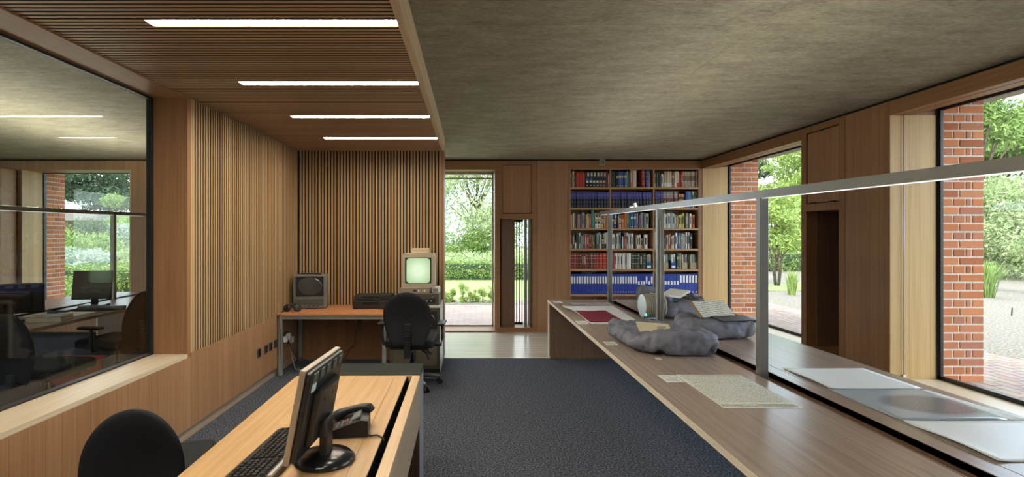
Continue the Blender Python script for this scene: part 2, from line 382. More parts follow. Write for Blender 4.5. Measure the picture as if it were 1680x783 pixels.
# back window
def window(name, cx, y0, y1, z0, z1, frame=.03, mat=frame_blk, axis='X'):
    """axis X: pane in plane x=cx from y0..y1 ; axis Y: pane in plane y=cx from x y0..y1"""
    f = MB()
    def bb(a0, a1, c0, c1):
        if axis == 'X': f.b(cx-.012, cx+.012, a0, a1, c0, c1)
        else: f.b(a0, a1, cx-.025, cx+.025, c0, c1)
    bb(y0, y0+frame, z0, z1); bb(y1-frame, y1, z0, z1); bb(y0, y1, z0, z0+frame); bb(y0, y1, z1-frame, z1)
    o = S(name, f, mat)
    g = MB()
    if axis == 'X': g.b(cx-.004, cx+.004, y0+frame, y1-frame, z0+frame, z1-frame)
    else: g.b(y0+frame, y1-frame, cx-.004, cx+.004, z0+frame, z1-frame)
    q = g.build('glazing', winglass, parent=o); q['kind'] = 'structure'
    return o
whitefr = plain('pale_frame', (.62, .62, .58), .5)
wb = window('window_1', YG+.0, -2.1, .388, .02, 2.612, .028, whitefr, 'Y')
window('window_2', YG, -7.215, -5.48, .45, 2.62, .02, frame_blk, 'Y')
q = MB().b(-2.1, .36, YG-.03, YG+.03, 2.505, 2.53).build('transom', whitefr, parent=wb); q['kind'] = 'structure'
# office window jamb lining
S('trim_2', MB().b(-7.235, -7.212, YB-.002, YG-.03, .45, 2.61).b(-5.483, -5.46, YB-.002, YG-.03, .45, 2.61).b(-7.21, -5.48, YB-.002, YG-.03, .43, .45), revealY)
# upper cupboard leaf back wall (vent shutter)
sh = S('door_1', MB().b(.511, .974, YB+.006, YB+.03, 1.916, 2.684, bev=.002), wallX)
q = MB().b(.56, .62, YB-.004, YB+.004, 1.908, 1.916).b(.86, .92, YB-.004, YB+.004, 1.908, 1.916).build('hinge', black, parent=sh)
S('trim_3', MB().b(.505, .98, YB+.034, YB+.05, 1.905, 2.69), darkgap)
# lower vent opening with open leaf, outside louvre
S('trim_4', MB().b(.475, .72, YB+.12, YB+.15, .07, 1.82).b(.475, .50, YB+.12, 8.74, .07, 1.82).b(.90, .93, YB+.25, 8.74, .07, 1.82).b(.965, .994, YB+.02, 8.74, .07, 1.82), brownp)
lv = thing('ventilation_panel', 'narrow opened ventilation panel with bright vertical slots beside the garden window', 'vent', (.72, 8.70, .07))
lb = MB()
for x in (.0, .046, .092, .138): lb.b(x, x+.014, -.02, .02, .02, 1.73)
lb.b(0, .16, -.02, .02, 0, .03).b(0, .16, -.02, .02, 1.71, 1.75).build('louvre', black_matt, parent=lv)
fr = MB().b(.155, .175, -.28, -.24, 0, 1.75).b(.18, .20, -.28, -.24, 0, 1.75).build('leaf_frame', steel, parent=lv)
hd = MB().b(.195, .215, -.30, -.285, .83, .87).b(.195, .205, -.33, -.30, .81, .89).build('handle', chrome, parent=lv); part(hd, 'small chrome handle')

# small sensor box on the frieze
t = tag(MB().b(-.045, .045, -.03, 0, -.045, .045, bev=.006).b(-.036, .036, -.033, -.028, -.036, .036, mi=1).build('wall_sensor', [alulight, plain('sensor_grey', (.16, .17, .15), .6)], loc=(2.113, YB-.004, 2.73)), 'small square grey sensor on the wooden frieze above the bookcase', 'sensor')

# ---- right wall
w = MB().b(XW, 4.13, 4.616, 5.16, .0, 2.755)          # solid panel column
S('wall_right', w, wallY)
rf = MB().b(XW-.004, 4.13, 4.609, 4.665, 0, 2.755).b(XW-.004, 4.13, 5.155, 5.235, 0, 2.755).b(XW-.004, 4.13, 5.745, 5.83, 0, 2.755)
rf.b(XW-.004, 4.13, 5.23, 5.75, 2.69, 2.755).b(XW-.004, 4.13, 5.23, 5.75, 1.825, 1.905).b(XW-.004, 4.13, 5.23, 5.75, 0, .335)
S('wall_right_frames', rf, frameZ)
S('wall_right_beam', MB().b(XW-.002, 3.80, 1.3, 4.61, 2.63, 2.755).b(XW-.002, 3.80, 5.83, YB, 2.63, 2.755).b(3.83, 3.94, 1.3, 4.61, 2.635, 2.755).b(3.83, 3.94, 5.83, YB, 2.635, 2.755), frameY)
S('trim_5', MB().b(3.80, 3.83, 1.3, 4.61, 2.67, 2.755).b(3.80, 3.83, 5.83, YB, 2.67, 2.755).b(3.94, 4.2, 1.3, 4.61, 2.70, 2.78).b(3.94, 4.2, 5.83, YB, 2.70, 2.78), frameY)
S('trim_6', MB().b(XW+.02, 4.15, Y0, YB, 2.755, H), darkgap)
S('trim_7', MB().b(XW+.001, 4.13, 4.600, 4.6085, .285, 2.63).b(XW+.001, 4.13, YB-.012, YB-.001, .285, 2.66), reveal)
S('trim_8', MB().b(XW, 4.15, 5.831, YB, 0, .285).b(XW, 4.15, 1.3, 4.608, 0, .285), sillw)
window('window_3', XG, 5.83, YB-.0, .285, 2.70, .035)
window('window_4', XG, 1.30, 4.605, .285, 2.70, .035)
# upper shutter and recessed niche
sh = S('door_2', MB().b(XW+.006, XW+.03, 5.247, 5.733, 1.915, 2.678, bev=.002), wallY)
MB().b(XW-.006, XW+.008, 5.30, 5.38, 1.907, 1.921).b(XW-.006, XW+.008, 5.60, 5.68, 1.907, 1.921).build('hinge', black, parent=sh)
MB().b(XW-.004, XW+.008, 5.47, 5.50, 2.676, 2.690).build('latch', black, parent=sh)
S('trim_9', MB().b(XW+.034, XW+.05, 5.235, 5.745, 1.905, 2.69), darkgap)
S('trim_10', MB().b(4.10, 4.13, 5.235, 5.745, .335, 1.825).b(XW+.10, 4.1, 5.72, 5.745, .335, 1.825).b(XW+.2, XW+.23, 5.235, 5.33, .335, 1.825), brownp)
tag(MB().cyl((0, 0, 0), (0, 0, 2.3), .004, n=8).b(-.012, .012, -.01, .01, -.02, .0).build('blind_guide', alulight, loc=(3.835, 4.585, .33)), 'thin vertical metal blind guide on the pale timber window reveal', 'blind guide')
tag(MB().cyl((0, 1.45, 0), (0, 4.58, 0), .022, n=16).build('roller_blind', plain('blind_grey', (.42, .43, .44), .5), loc=(3.90, 0, 2.665)), 'rolled grey roller blind tucked under the beam over the big window', 'blind')
# right wall towards and behind the camera
w = MB().b(XW, 4.2, -.9, 1.3, 0, 2.755).b(XW, 4.2, Y0, -2.9, 0, 2.755).b(XW, 4.2, -2.9, -.9, 0, .285).b(XW, 4.2, -2.9, -.9, 2.63, 2.755)
S('wall_right_rear', w, wallY)
window('window_5', XG, -2.9, -.9, .285, 2.66, .035)  # unseen window, added to let more daylight into the room
w = MB().b(XA, XW+.5, Y0-.2, Y0, 0, 2.78); S('wall_rear', w, wallX)
# ---- left: office side walls
w = MB().b(XA-.2, XA, Y0, .5, 0, H).b(XA-.2, XA, 6.5, YB+.4, 0, H).b(XA-.2, XA, .5, 6.5, 0, .3).b(XA-.2, XA, .5, 6.5, 2.65, H)
S('wall_office_side', w, wallY)
window('window_6', XA-.1, .5, 6.5, .3, 2.65, .04)  # unseen wide window, added so daylight fills the office
# ---- left partition: sill wall, glass, post, slat wall
S('wall_left', MB().b(XI-.02, XL, Y0, 3.985, .09, SL-.03).b(-2.40, XL, 3.985, YS, .09, SL).b(XI-.02, -2.19, 3.985, YB, .0, H), wallY)
S('wall_left_sill', MB().b(XI-.05, XL, Y0, 3.94, SL-.03, SL), sillw)
S('wall_left_post', MB().b(XI-.02, XL, 3.94, 4.01, SL, 2.61).b(-2.25, XL, 3.94, 3.975, SL-.03, SL), frameZ)
S('wall_left_beam', MB().b(XI-.02, XL, Y0, 4.02, 2.607, H), frameY)
S('baseboard_left', MB().b(-2.4, XL-.025, Y0, YS, 0, .09), wood('skirting_wood', (.35, .26, .17), (.48, .37, .26), 'Y'))
gf = S('window_7', MB().b(XI-.02, XI+.02, 3.915, 3.94, SL, 2.607).b(XI-.02, XI+.02, Y0, 3.94, 2.592, 2.607).b(XI-.02, XI+.02, Y0, 3.94, SL, SL+.012), frame_blk)
q = MB().b(XI-.006, XI+.006, Y0, 3.915, SL+.012, 2.592).build('glazing', intglass, parent=gf); q['kind'] = 'structure'
S('trim_11', MB().b(XI, XL-.0032, 4.01, YS, SL, ZT).b(XL, -.36, YS+.0085, YS+.05, SL, ZT), slatback)
s = MB(); y = 4.02
s.b(XL-.03, XL+.001, 3.985, 4.012, SL, ZT)
while y < YS-.03:
    s.b(XL-.003, XL, y, y+.0225, SL, ZT); y += .04
S('trim_12', s, slatZ)
s = MB(); x = XL+.012
while x < -.39:
    s.b(x, x+.0215, YS, YS+.008, SL, ZT); x += .0397
S('trim_13', s, slatZ)
S('wall_partition', MB().b(-2.2, -.336, YS+.05, 6.87, 0, H).b(-2.2, -.336, YS, 6.87, 0, SL-.0).b(-.372, -.336, YS, 6.87, 0, H), wood('partition_wood', (.25, .12, .055), (.38, .20, .095), 'Z', .105, 'X'))
S('baseboard_back', MB().b(-2.153, -.34, YS-.012, YS, 0, .09), frameX)
# ---- slatted ceiling
LY = [-.48, .52, 1.54, 2.562, 3.585, 4.607, 5.627]  # first three are unseen strips, added for the light they give
s = MB(); y = Y0
while y < YS:
    yy = y; y += .04
    if any(abs(yy+.0125-l) < .048 for l in LY):
        s.b(XL, -1.592, yy, yy+.0225, ZT, ZT+.0025); continue
    s.b(XL, -.362, yy, yy+.0225, ZT, ZT+.0025)
S('ceiling_slats', s, slatX)
cb = MB(); ys = [Y0]
for l in LY: ys += [l-.04, l+.04]
ys.append(YS+.03)
for i in range(0, len(ys), 2): cb.b(XL, -.362, ys[i], ys[i+1], ZT+.0028, ZT+.06)
for l in LY: cb.b(XL, -1.60, l-.04, l+.04, ZT+.0028, ZT+.06)
S('ceiling_slat_backing', cb, slatback)
S('trim_14', MB().b(-.362, -.322, Y0, YS, ZT-.002, H), trimlt)
lt0 = None
names = ['', '', '', 'long recessed strip light in the slatted ceiling, first and biggest in view', 'recessed strip light in the slatted ceiling, second from the camera',
         'recessed strip light in the slatted ceiling, third from the camera', 'recessed strip light in the slatted ceiling, last before the slatted end wall']
for i, l in enumerate(LY):
    if lt0 is None:
        r = thing('ceiling_light', 'strip light', 'ceiling light', (-.972, l, ZT), 0, 'strip lights in the slatted ceiling')
        MB().b(-.62, .612, -.043, -.039, .0, .06).b(-.62, .612, .039, .043, .0, .06).b(-.622, -.618, -.043, .043, 0, .06).b(-.62, .612, -.043, .043, .058, .064).build('housing', whitefr, parent=r)
        MB().b(-.616, .608, -.037, .037, .012, .02).build('diffuser', lampm, parent=r); lt0 = r
    else: r = dup(lt0, (-.972, l, ZT))
    r['label'] = names[i] or ['recessed strip light over the reading desk behind the viewer, row start', 'recessed strip light behind the viewer, second of the row', 'recessed strip light just above the viewer'][i]

# ---------------------------------------------------------------- GROUND OUTSIDE
pav = paving('brick_paving', (.34, .23, .185), (.43, .325, .27), (.15, .125, .105), 1.0, PI/2)
gravel = noisemat('gravel_soil', [(.08, .07, .055), (.19, .17, .14), (.38, .345, .285)], 38, detail=8, bump=.8, dist=.03, pos=(.3, .7))
lawn = noisemat('lawn', [(.13, .19, .055), (.27, .35, .13)], 9, detail=9, bump=.6, dist=.03)
S('ground_paving_side', MB().b(XG+.03, 5.76, -12, 13.2, 0, .26), pav)
S('ground_gravel', MB().b(5.76, 70, -12, 60, 0, .262), gravel)
S('ground_paving_back', MB().b(-14, XG+.02, 8.80, 11.6, -.05, .004), paving('brick_paving_back', (.40, .28, .235), (.50, .37, .31), (.30, .26, .22)))
S('ground_soil', MB().b(-14, 5.7, 11.6, 12.3, -.05, .01), gravel)
S('ground_lawn', MB().b(-60, 5.7, 12.3, 70, -.05, .0), lawn)
S('ground_side', MB().b(-60, XA-.25, -12, 12.3, -.05, 0), lawn)
S('ground_lawn_strip', MB().b(5.95, 12, 11.9, 13.6, .2, .285), lawn)

# ================================================================ READING TABLES
TZ = .74
def reading_table(name, label, loc, length, x0, x1, far_panel=True):
    """long two-sided table; local origin floor level under the trough at its far end; runs to -Y"""
    t = thing(name, label, 'table', loc)
    L = length
    MB().b(x0, -.152, -L, 0, TZ-.03, TZ, mi=0).b(x0-.004, x0, -L, 0, TZ-.03, TZ-.001, mi=1).b(x0, x1, 0, .004, TZ-.03, TZ-.001, mi=1).build('tabletop', [tablew, edgew], parent=t)
    MB().b(.152, x1, -L, 0, TZ-.03, TZ).build('tabletop', [tablew, edgew], parent=t)
    MB().b(-.149, -.05, -L, -.004, TZ-.03, TZ-.001).b(.05, .149, -L, -.004, TZ-.03, TZ-.001).b(-.149, .149, -.12, -.004, TZ-.032, TZ-.002).build('hatch_strip', tablew, parent=t)
    MB().b(-.055, -.05, -L, -.12, TZ-.10, TZ+.001).b(.05, .055, -L, -.12, TZ-.10, TZ+.001).b(-.055, .055, -L, -.12, TZ-.11, TZ-.10).build('cable_trough', brownp, parent=t)
    if far_panel:
        MB().b(x0+.018, x1-.018, -.04, -.01, .03, TZ-.03).b(x0+.03, x1-.03, -.05, -.02, 0, .03).build('end_panel', brownp, parent=t)
        MB().b(x0, x0+.018, -.045, -.003, 0, TZ-.03).build('panel_edge', edgew, parent=t); MB().b(x1-.018, x1, -.045, -.003, 0, TZ-.03).build('panel_edge', edgew, parent=t)
    for y in (-L*.66, -L+.03):
        MB().b(-.14, .14, y-.02, y+.02, 0, TZ-.115).build('support_panel', brownp, parent=t)
    return t
reading_table('reading_table', 'long oak reading table with central cable trough beside the brick pier windows', (1.75, 6.61, 0), 6.9, -.765, .765)
reading_table('reading_table', 'long oak reading table seen through the interior glass, with computers on it', (-4.62, 7.5, 0), 5.2, -.765, .765)

def light_rail(label, loc, posts, ya, yb, za, zb, stub, up=None):
    """posts in the trough carrying a long rail from (ya,za) far to (yb,zb) near, local"""
    t = thing('light_rail', label, 'light rail', loc)
    for i, y in enumerate(posts):
        zt = zb+(za-zb)*(y-yb)/(ya-yb)
        MB().b(-.025, .025, y-.025, y+.025, TZ-.098, zt-.02, bev=.003, seg=1).build('post', alu, parent=t)
        MB().b(-.045, .045, y-.06, y+.06, TZ-.10, TZ-.092).build('base_plate', alu, parent=t)
    MB().prism([(0, -.024), (0, .022), (1, .022), (1, -.024)], .052, Matrix(((0, 0, 1, -.026), (yb-ya, 0, 0, ya), (zb-za, 1, 0, za), (0, 0, 0, 1)))).build('rail', alu, parent=t)
    MB().prism([(0, .0221), (0, .0226), (1, .0226), (1, .0221)], .030, Matrix(((0, 0, 1, -.015), (yb-ya, 0, 0, ya), (zb-za, 1, 0, za), (0, 0, 0, 1)))).build('uplight_strip', up or upm, parent=t)  # unseen emitter added on the rail top to light the ceiling
    MB().prism([(0, -.0262), (0, -.0242), (1, -.0242), (1, -.0262)], .030, Matrix(((0, 0, 1, -.015), (yb-ya, 0, 0, ya), (zb-za, 1, 0, za), (0, 0, 0, 1)))).build('led_strip', railm, parent=t)
    MB().prism([(0, -.014), (0, .01), (1, .01), (1, -.014)], .030, Matrix(((0, 0, 1, -.015), (-stub, 0, 0, ya+stub), (0, 1, 0, za), (0, 0, 0, 1)))).build('rail_end', steel, parent=t)
    return t
r1 = light_rail('slim metal light rail on posts down the middle of the reading table with manuscripts', (1.733, 0, 0), (6.45, 4.76, 3.08, 1.40), 6.85, -.2, 1.853, 1.772, .72)
MB().tube([(.03, 4.76, .70), (.035, 4.75, .9), (.034, 4.74, 1.5), (.03, 4.76, 1.72), (.06, 4.8, 1.79), (.03, 4.9, 1.83)], .006).tube([(-.005, 4.733, .70), (.0, 4.731, 1.2), (-.004, 4.731, 1.7)], .005).build('cable', plain('clear_cable', (.42, .40, .34), .4), parent=r1)
MB().b(-.02, .02, 5.45, 5.6, 1.862, 1.878).b(-.02, -.005, 5.40, 5.46, 1.858, 1.90).build('clip', white, parent=r1)
light_rail('slim metal light rail on a post above the table behind the interior glass', (-4.62, 0, 0), (6.70, 4.9), 7.3, 2.4, 1.853, 1.81, .22, emitter('rail_uplight_office', (1, .93, .80), UPL*4.5))  # stronger added upward emitter here, to brighten the office

# ================================================================ BOOKCASE
bc = thing('bookcase', 'built-in oak bookcase of three bays filled with books and blue binders', 'bookcase', (1.60, YB, 0))
BW = 2.076
SH = [1.57-(y-385)/102.0 for y in (307.2, 341.2, 374.6, 408.3, 441.8, 483.0, 522.0)]
MB().b(.0, .012, .0, .34, .02, 2.63).b(BW-.012, BW, .0, .34, .02, 2.63).b(.012, BW-.012, .0, .34, 2.62, 2.63).b(0, BW, .33, .345, .02, 2.63).build('carcass', shelfw, parent=bc)
for x in (.66, 1.358):
    MB().b(x-.012, x+.012, .03, .33, .05, 2.619).build('divider', shelfw, parent=bc)
for z in SH + [.10]:
    MB().b(.013, BW-.013, .004, .328, z-.031, z).build('shelf', shelfw, parent=bc)

PAL = {'k': ('black', (.012, .012, .014)), 'c': ('cream', (.62, .52, .36)), 'g': ('dark green', (.03, .07, .05)), 'r': ('red', (.50, .045, .03)), 'n': ('navy', (.010, .016, .040)), 'u': ('violet blue', (.055, .06, .33)),
 'm': ('maroon', (.17, .025, .025)), 'p': ('pink', (.50, .16, .16)), 'w': ('white', (.74, .74, .70)), 'b': ('blue', (.04, .12, .34)), 't': ('teal', (.02, .24, .22)),
 'o': ('orange', (.60, .20, .05)), 'y': ('yellow', (.60, .48, .07)), 'v': ('purple', (.11, .05, .13)), 's': ('grey', (.25, .25, .24)), 'd': ('brown', (.20, .10, .06)),
 'l': ('pale blue', (.22, .40, .48)), 'e': ('olive', (.26, .27, .10)), 'f': ('beige', (.45, .36, .25)), 'R': ('brick red', (.32, .035, .025)), 'G': ('pale green', (.33, .42, .32))}
def bookmat(k): return plain('book_'+PAL[k][0].replace(' ', '_'), PAL[k][1], .5)
pages = plain('page_block', (.62, .57, .46), .8)
gold = plain('gold_tooling', (.50, .40, .20), .5)
def book_mesh(w, h, d, deco):
    """spine toward -Y, standing, origin at bottom centre of the spine"""
    mb = MB()
    n = 6; poly = []
    for i in range(n+1):
        a = PI+PI*i/n; poly.append((w/2*math.cos(a), .004+min(.006, w*.2)*math.sin(a)))
    poly += [(w/2, d), (w/2-.0025, d), (w/2-.0025, .006), (-w/2+.0025, .006), (-w/2+.0025, d), (-w/2, d)]
    mb.prism(poly, h, mi=0)
    mb.b(-w/2+.003, w/2-.003, .007, d-.004, .004, h-.005, mi=1)
    y = -.0045
    if deco == 'bands':
        for z in (.18, .34, .66, .84): mb.b(-w/2*.86, w/2*.86, y, .002, h*z, h*z+.007, mi=2)
    elif deco == 'title': mb.b(-w/2*.8, w/2*.8, y, .002, h*.62, h*.78, mi=2); mb.b(-w/2*.6, w/2*.6, y, .002, h*.08, h*.13, mi=2)
    elif deco == 'vtitle': mb.b(-w/2*.4, w/2*.4, y, .002, h*.30, h*.80, mi=2)
    elif deco == 'topblock': mb.b(-w/2*.97, w/2*.97, y-.001, .003, h*.58, h*.98, mi=2); mb.b(-w/2*.6, w/2*.6, y-.001, .003, h*.36, h*.40, mi=3); mb.b(-w/2*.5, w/2*.5, y-.001, .003, h*.10, h*.13, mi=3); mb.b(-w/2*.6, w/2*.6, y-.0015, .003, h*.80, h*.84, mi=3)
    elif deco == 'botblock': mb.b(-w/2*.97, w/2*.97, y-.001, .003, h*.02, h*.30, mi=2)
    elif deco == 'midblock': mb.b(-w/2*.97, w/2*.97, y-.001, .003, h*.40, h*.72, mi=2); mb.b(-w/2*.9, w/2*.9, y-.001, .003, h*.86, h*.89, mi=3)
    elif deco == 'check': mb.b(-w/2*.1, w/2*.9, y-.001, .003, h*.72, h*.96, mi=2); mb.b(-w/2*.8, w/2*.6, y-.001, .003, h*.30, h*.44, mi=2); mb.b(-w/2*.5, w/2*.3, y-.001, .003, h*.10, h*.16, mi=2); mb.b(-w/2*.95, w/2*.95, y-.001, .003, h*.46, h*.62, mi=3)
    return mb
ORD = ['first', 'second', 'third', 'fourth', 'fifth', 'sixth', 'seventh', 'eighth', 'ninth', 'tenth', 'eleventh', 'twelfth', 'thirteenth', 'fourteenth', 'fifteenth', 'sixteenth', 'seventeenth', 'eighteenth', 'nineteenth', 'twentieth']
SHN = ['top', 'second', 'third', 'fourth', 'fifth', 'sixth', 'seventh']
BAY = ['window-side', 'middle', 'corner']
BX = [(1.613, 2.247), (2.273, 2.945), (2.971, 3.663)]
# entry: width_px colour [height_px] [deco letter:second colour]; '_' = gap
BOOKS = {
 (0, 0): '3d22 3c26/v 2.5g20 5r24 5r24 5r24 1.6n26 5.6k25/Cwb 5.6k25/Cwb 5.4g25/Cwk 5.4g25/Cwk 5.5v25/Cck 5.5v25/Cck 2.6d26 3.2p23/v',
 (0, 1): '3g26 3g25 2k26 3.6n24/Bc 4.6b25/Bc 4.6b25/Bc 4b25/Bc 2.5G26 2t24 _1 4.6p29/v 3c28 3w28 _9 5.6R28/T 1 5.6b27/Tl 1.6p24',
 (0, 2): '2c22/v 2k22 2.6G22/v 2k22 2n22 3w22/v 2c21 4.3f26/Mwk 4.3c26/Mwk 4.3c26/Mwk 4d25/Bc 4c26/Mwk 4c26/Rr 3.2r24 2.8r26/w 3.5f26/Hdc 3.5f26/Hdc 3.5f26/Hdc 3.5f26/Hdc 3.5f26/Hdc 3.5f26/Hdc 3.5f26/Hdc',
 (1, 0): ' '.join(['4.9n26/Zus']*13),
 (1, 1): ' '.join(['5.1n26/Zus']*13),
 (1, 2): '4.4n26/Zus 4.4n26/Zus 4.4n26/Zus 6.2m27/Zsc 6.2m27/Zsc 6.2m27/Zsc 6.2m27/Zsc _1.5 3.6o23/Bk 3.6o23/Bk 3.4o23/Bk 1 9b27 1.8g24 4G27/v 2g26 3G27/v',
 (2, 0): '3.3c22 3c25 3g26 1.5k22 2.8o23 2.4w23 2.2b23 3f26/v 2s25 2.2v22 2.4y23 3c24 3r22/v 4.4t30 1.5k24 4.6w25/Jk 5w25/Jk 4.4y22/Jb 4.2o24/Jl 4o23',
 (2, 1): '4k24/Jb 4.4g23/Jw 1 3.4v24/v 3w22/Jv 4.5o22/Jr 1 4o26 3.6s26/v 2.5t24 4.4b24/Bw 5b24/Bc 3.4s25/v 3.4v22 3.4s26 3k25 1.6s24 5.6G24/v _1.6',
 (2, 2): '2k22 4t25/Rc 3.6r24/v 2.4c23/v 2.6e23/v 3.4w24 3.2G23/v 5w25/v 3.2l25 3c24/w 3s22/v 3f20 4.4y22/v 2.4G22/v 4y25/v 2k22 3.6e25/v 2g20 3.4w24/v 2R22 3.4o22/v',
 (3, 0): '2.6p24/Rw 4g25/v 2.6w10 4.6g25 2.6w26/v 3s22 3t25/v 4p24/v 4R24/v 4m24/Tf 2.6d23/v 2.8e23/v 3k24 3.8l26/Rd 2.5G27/v 2.4w23 4k25/Jf 3.4w26/Rk 2w27',
 (3, 1): '3w23/v 3w24/v 2.2g20 3.4c25/v 1.8w25 3.8l27/v 2k18 2.2w20 2k20 4.4p26/Bv 2.8w26/v 2.8c24 3l25/v 3w25/v 1.8R26 3k24 3e22/v 3w22/v 3.8c23/v 3.8f17/v 1.6k24 6.6w23/v _10',
 (3, 2): '1.5w27 3m24/v 2.6p24 2.4n27 4.6w26/Rl 2n26 2.2k22 4f23/v 4p24/v 2.6f20/v 3.2c22/v 1.8k20 2.8w26/v 2.2b26/v 3.2b26/v 5.6s25/Bl 3s24/v 2.6w27/v 2k25 2.6w27/v 3.8k25/Bl',
 (4, 0): '4m26/T 6R26/Tf 4m26/Tf 4m26/Tc 3.8m26/v 3.4m26/v 3.4m26/T 3.6m26/Tf 3.8d26/Tc 5.4m26/T 5.6R26/Tf 5.4r26/T 5.4r26/Tf 4R26/T',
 (4, 1): '5.6R26 2.6w26/v 2.4w26 2.2w26/v 2.6w26 2.4w26/v 2.4w26 2.4w26 2.4w26/v 2.4w26 2.4w26 2.2w26 5g26/Tf 4.4k26/T 5g26/Tf 4.6k26/v 5g26/T',
 (4, 2): '2k18 2s14 2.6s24/v 2.8k22',
}
DECO = {'B': 'title', 'T': 'bands', 'Z': 'topblock', 'H': 'midblock', 'M': 'botblock', 'R': 'botblock', 'J': 'check', 'C': 'check', 'v': 'vtitle', 'w': 'vtitle'}
import re
cache = {}
for (row, bay), txt in BOOKS.items():
    x = BX[bay][0]+.002; cnt = 0; toks = txt.split()
    tot = sum(float(re.match(r'_?([\d.]+)', q).group(1)) for q in toks)
    k = min(1.0, (BX[bay][1]-BX[bay][0]-.004)*102/tot) if row != 4 or bay != 2 else 1
    if tot*k/102 < (BX[bay][1]-BX[bay][0])*.9 and bay != 2 and row < 4: k = (BX[bay][1]-BX[bay][0]-.004)*102/tot
    ncol = {}
    for q in toks:
        mt = re.match(r'_?([\d.]+)([a-zA-Z]?)(\d*)(?:/(\w+))?$', q); wpx, c, hp, dc = float(mt.group(1)), mt.group(2), mt.group(3), mt.group(4)
        wm = wpx/102*k
        if not c: x += wm; continue
        hh = float(hp or 24)/102; hh = min(hh, .292)
        key = (round(wm, 4), c, hh, dc)
        if key not in cache:
            deco = DECO.get(dc[0]) if dc else None
            c2 = gold if not dc or len(dc) < 2 else bookmat(dc[1]); c3 = bookmat(dc[2]) if dc and len(dc) > 2 else gold
            if dc in ('v', 'w'): c2 = bookmat('k') if c in 'wcyGfol' else bookmat('c')
            cache[key] = (book_mesh(wm-.0016, hh, min(.2, .12+hh*.3), deco).build('book', [bookmat(c), pages, c2, c3]), 0)
            o = cache[key][0]
        else:
            o = cache[key][0].copy(); COL.objects.link(o)
        cnt += 1; ncol[c] = ncol.get(c, 0)+1
        uniform = row == 1 and c == 'n'
        lean = 0
        o.location = (x+wm/2, YB+.03+random.uniform(-.006, .012), SH[row])
        tall = 'tall ' if hh > .262 else ('short ' if hh < .21 else '')
        thin = 'thin ' if wpx < 2.7 else ('thick ' if wpx > 5 else '')
        name = PAL[c][0]
        if uniform: tag(o, f'navy and black bound volume, {ORD[cnt-1]} in the {BAY[bay]} bay of the {SHN[row]} shelf', 'book', 'matching blue-topped bound volumes')
        else: tag(o, f'{tall}{thin}{name} book, {ORD[ncol[c]-1]} {name} one in the {BAY[bay]} bay, {SHN[row]} shelf', 'book', f'books on the {SHN[row]} shelf')
        x += wm
# leaning grey book pair and holders on the fifth shelf
def card_holder(x, w, col, label, inner, lab=False, tagn='middle bay'):
    t = thing('magazine_file', label, 'magazine file', (x, YB+.03, SH[4]))
    MB().b(-w/2, w/2, 0, .003, 0, .105).b(-w/2, -w/2+.003, .003, .2, 0, .14).b(w/2-.003, w/2, .003, .2, 0, .14).b(-w/2, w/2, .2, .203, 0, .2).b(-w/2, w/2, 0, .2, 0, .003).build('case', plain('file_'+label.split()[0], col, .6), parent=t)
    if lab: MB().b(-w/2*.7, w/2*.7, -.002, -.0002, .02, .055).build('label_card', paper, parent=t)
    n = len(inner); xx = x-w/2+.004; ww = (w-.008)/n
    for i, c in enumerate(inner):
        o = book_mesh(ww-.001, .225+.01*(i % 2), .17, 'vtitle' if i % 2 else None).build('booklet', [bookmat(c), pages, bookmat('s'), gold], loc=(xx+ww/2, YB+.045, SH[4]+.005)); xx += ww
        tag(o, f'{PAL[c][0]} booklet, {ORD[i]} in the {label.split(" magazine file")[0]} file, {tagn}', 'booklet', 'booklets in magazine files')
card_holder(2.90-.02, .085, (.02, .08, .26), 'blue card magazine file with white label in the middle bay holding booklets', 'sGf', True, 'middle bay')
card_holder(3.135+.0, .115, (.36, .29, .18), 'tan card magazine file, widest in the corner bay holding pale booklets', 'wcwlG', False, 'corner bay')
card_holder(3.275, .078, (.02, .08, .26), 'blue card magazine file with white label in the corner bay holding booklets', 'ww', True, 'corner bay')
for i, (xx, c) in enumerate([(3.345, 'g'), (3.385, 'e')]):
    tag(book_mesh(.034, .255, .18, 'title').build('book', [bookmat(c), pages, gold, gold], loc=(xx, YB+.035, SH[4])), f'thick {PAL[c][0]} book between the magazine files on the fifth shelf', 'book', 'books on the fifth shelf')
card_holder(3.457, .082, (.40, .33, .20), 'small tan card magazine file in the corner bay holding dark booklets', 'wkdw', False, 'corner bay')
card_holder(3.600, .105, (.44, .37, .24), 'tan slatted card magazine file at the corner end holding grey booklets', 'GsGk', False, 'corner end')
# ---- blue binders
bm_blue = plain('binder_blue', (.015, .045, .32), .35)
def binder(x, w, lo, label, grp='blue ring binders on the sixth shelf'):
    t = thing('ring_binder', label, 'binder', (x, YB+.02, SH[5]), 0, grp)
    mb = MB().b(-w/2, w/2, 0, .004, 0, .325, bev=.001, seg=1).b(-w/2, -w/2+.002, .004, .27, 0, .325).b(w/2-.002, w/2, .004, .27, 0, .325).b(-w/2+.003, w/2-.003, .02, .26, .003, .30, mi=1)
    mb.cyl((0, -.0008, .035), (0, .001, .035), min(.011, w*.3), n=12, mi=2).build('cover', [bm_blue, pages, chrome], parent=t)
    z0, z1 = {0: (.17, .285), 1: (.155, .21), 2: (.185, .30)}[lo]
    MB().b(-w/2*.62, w/2*.62, -.0016, -.0001, z0, z1).build('spine_label', paper, parent=t)
rows = [(0, 15, [0]*15, 'window-side', 4.05), (1, 16, [0]*10+[1, 1, 1, 0, 1, 0], 'middle', 4.15), (2, 14, [0, 0, 2, 1, 1, 1, 1, 1, 2, 2, 2, 2, 2, 2], 'corner', 4.7)]
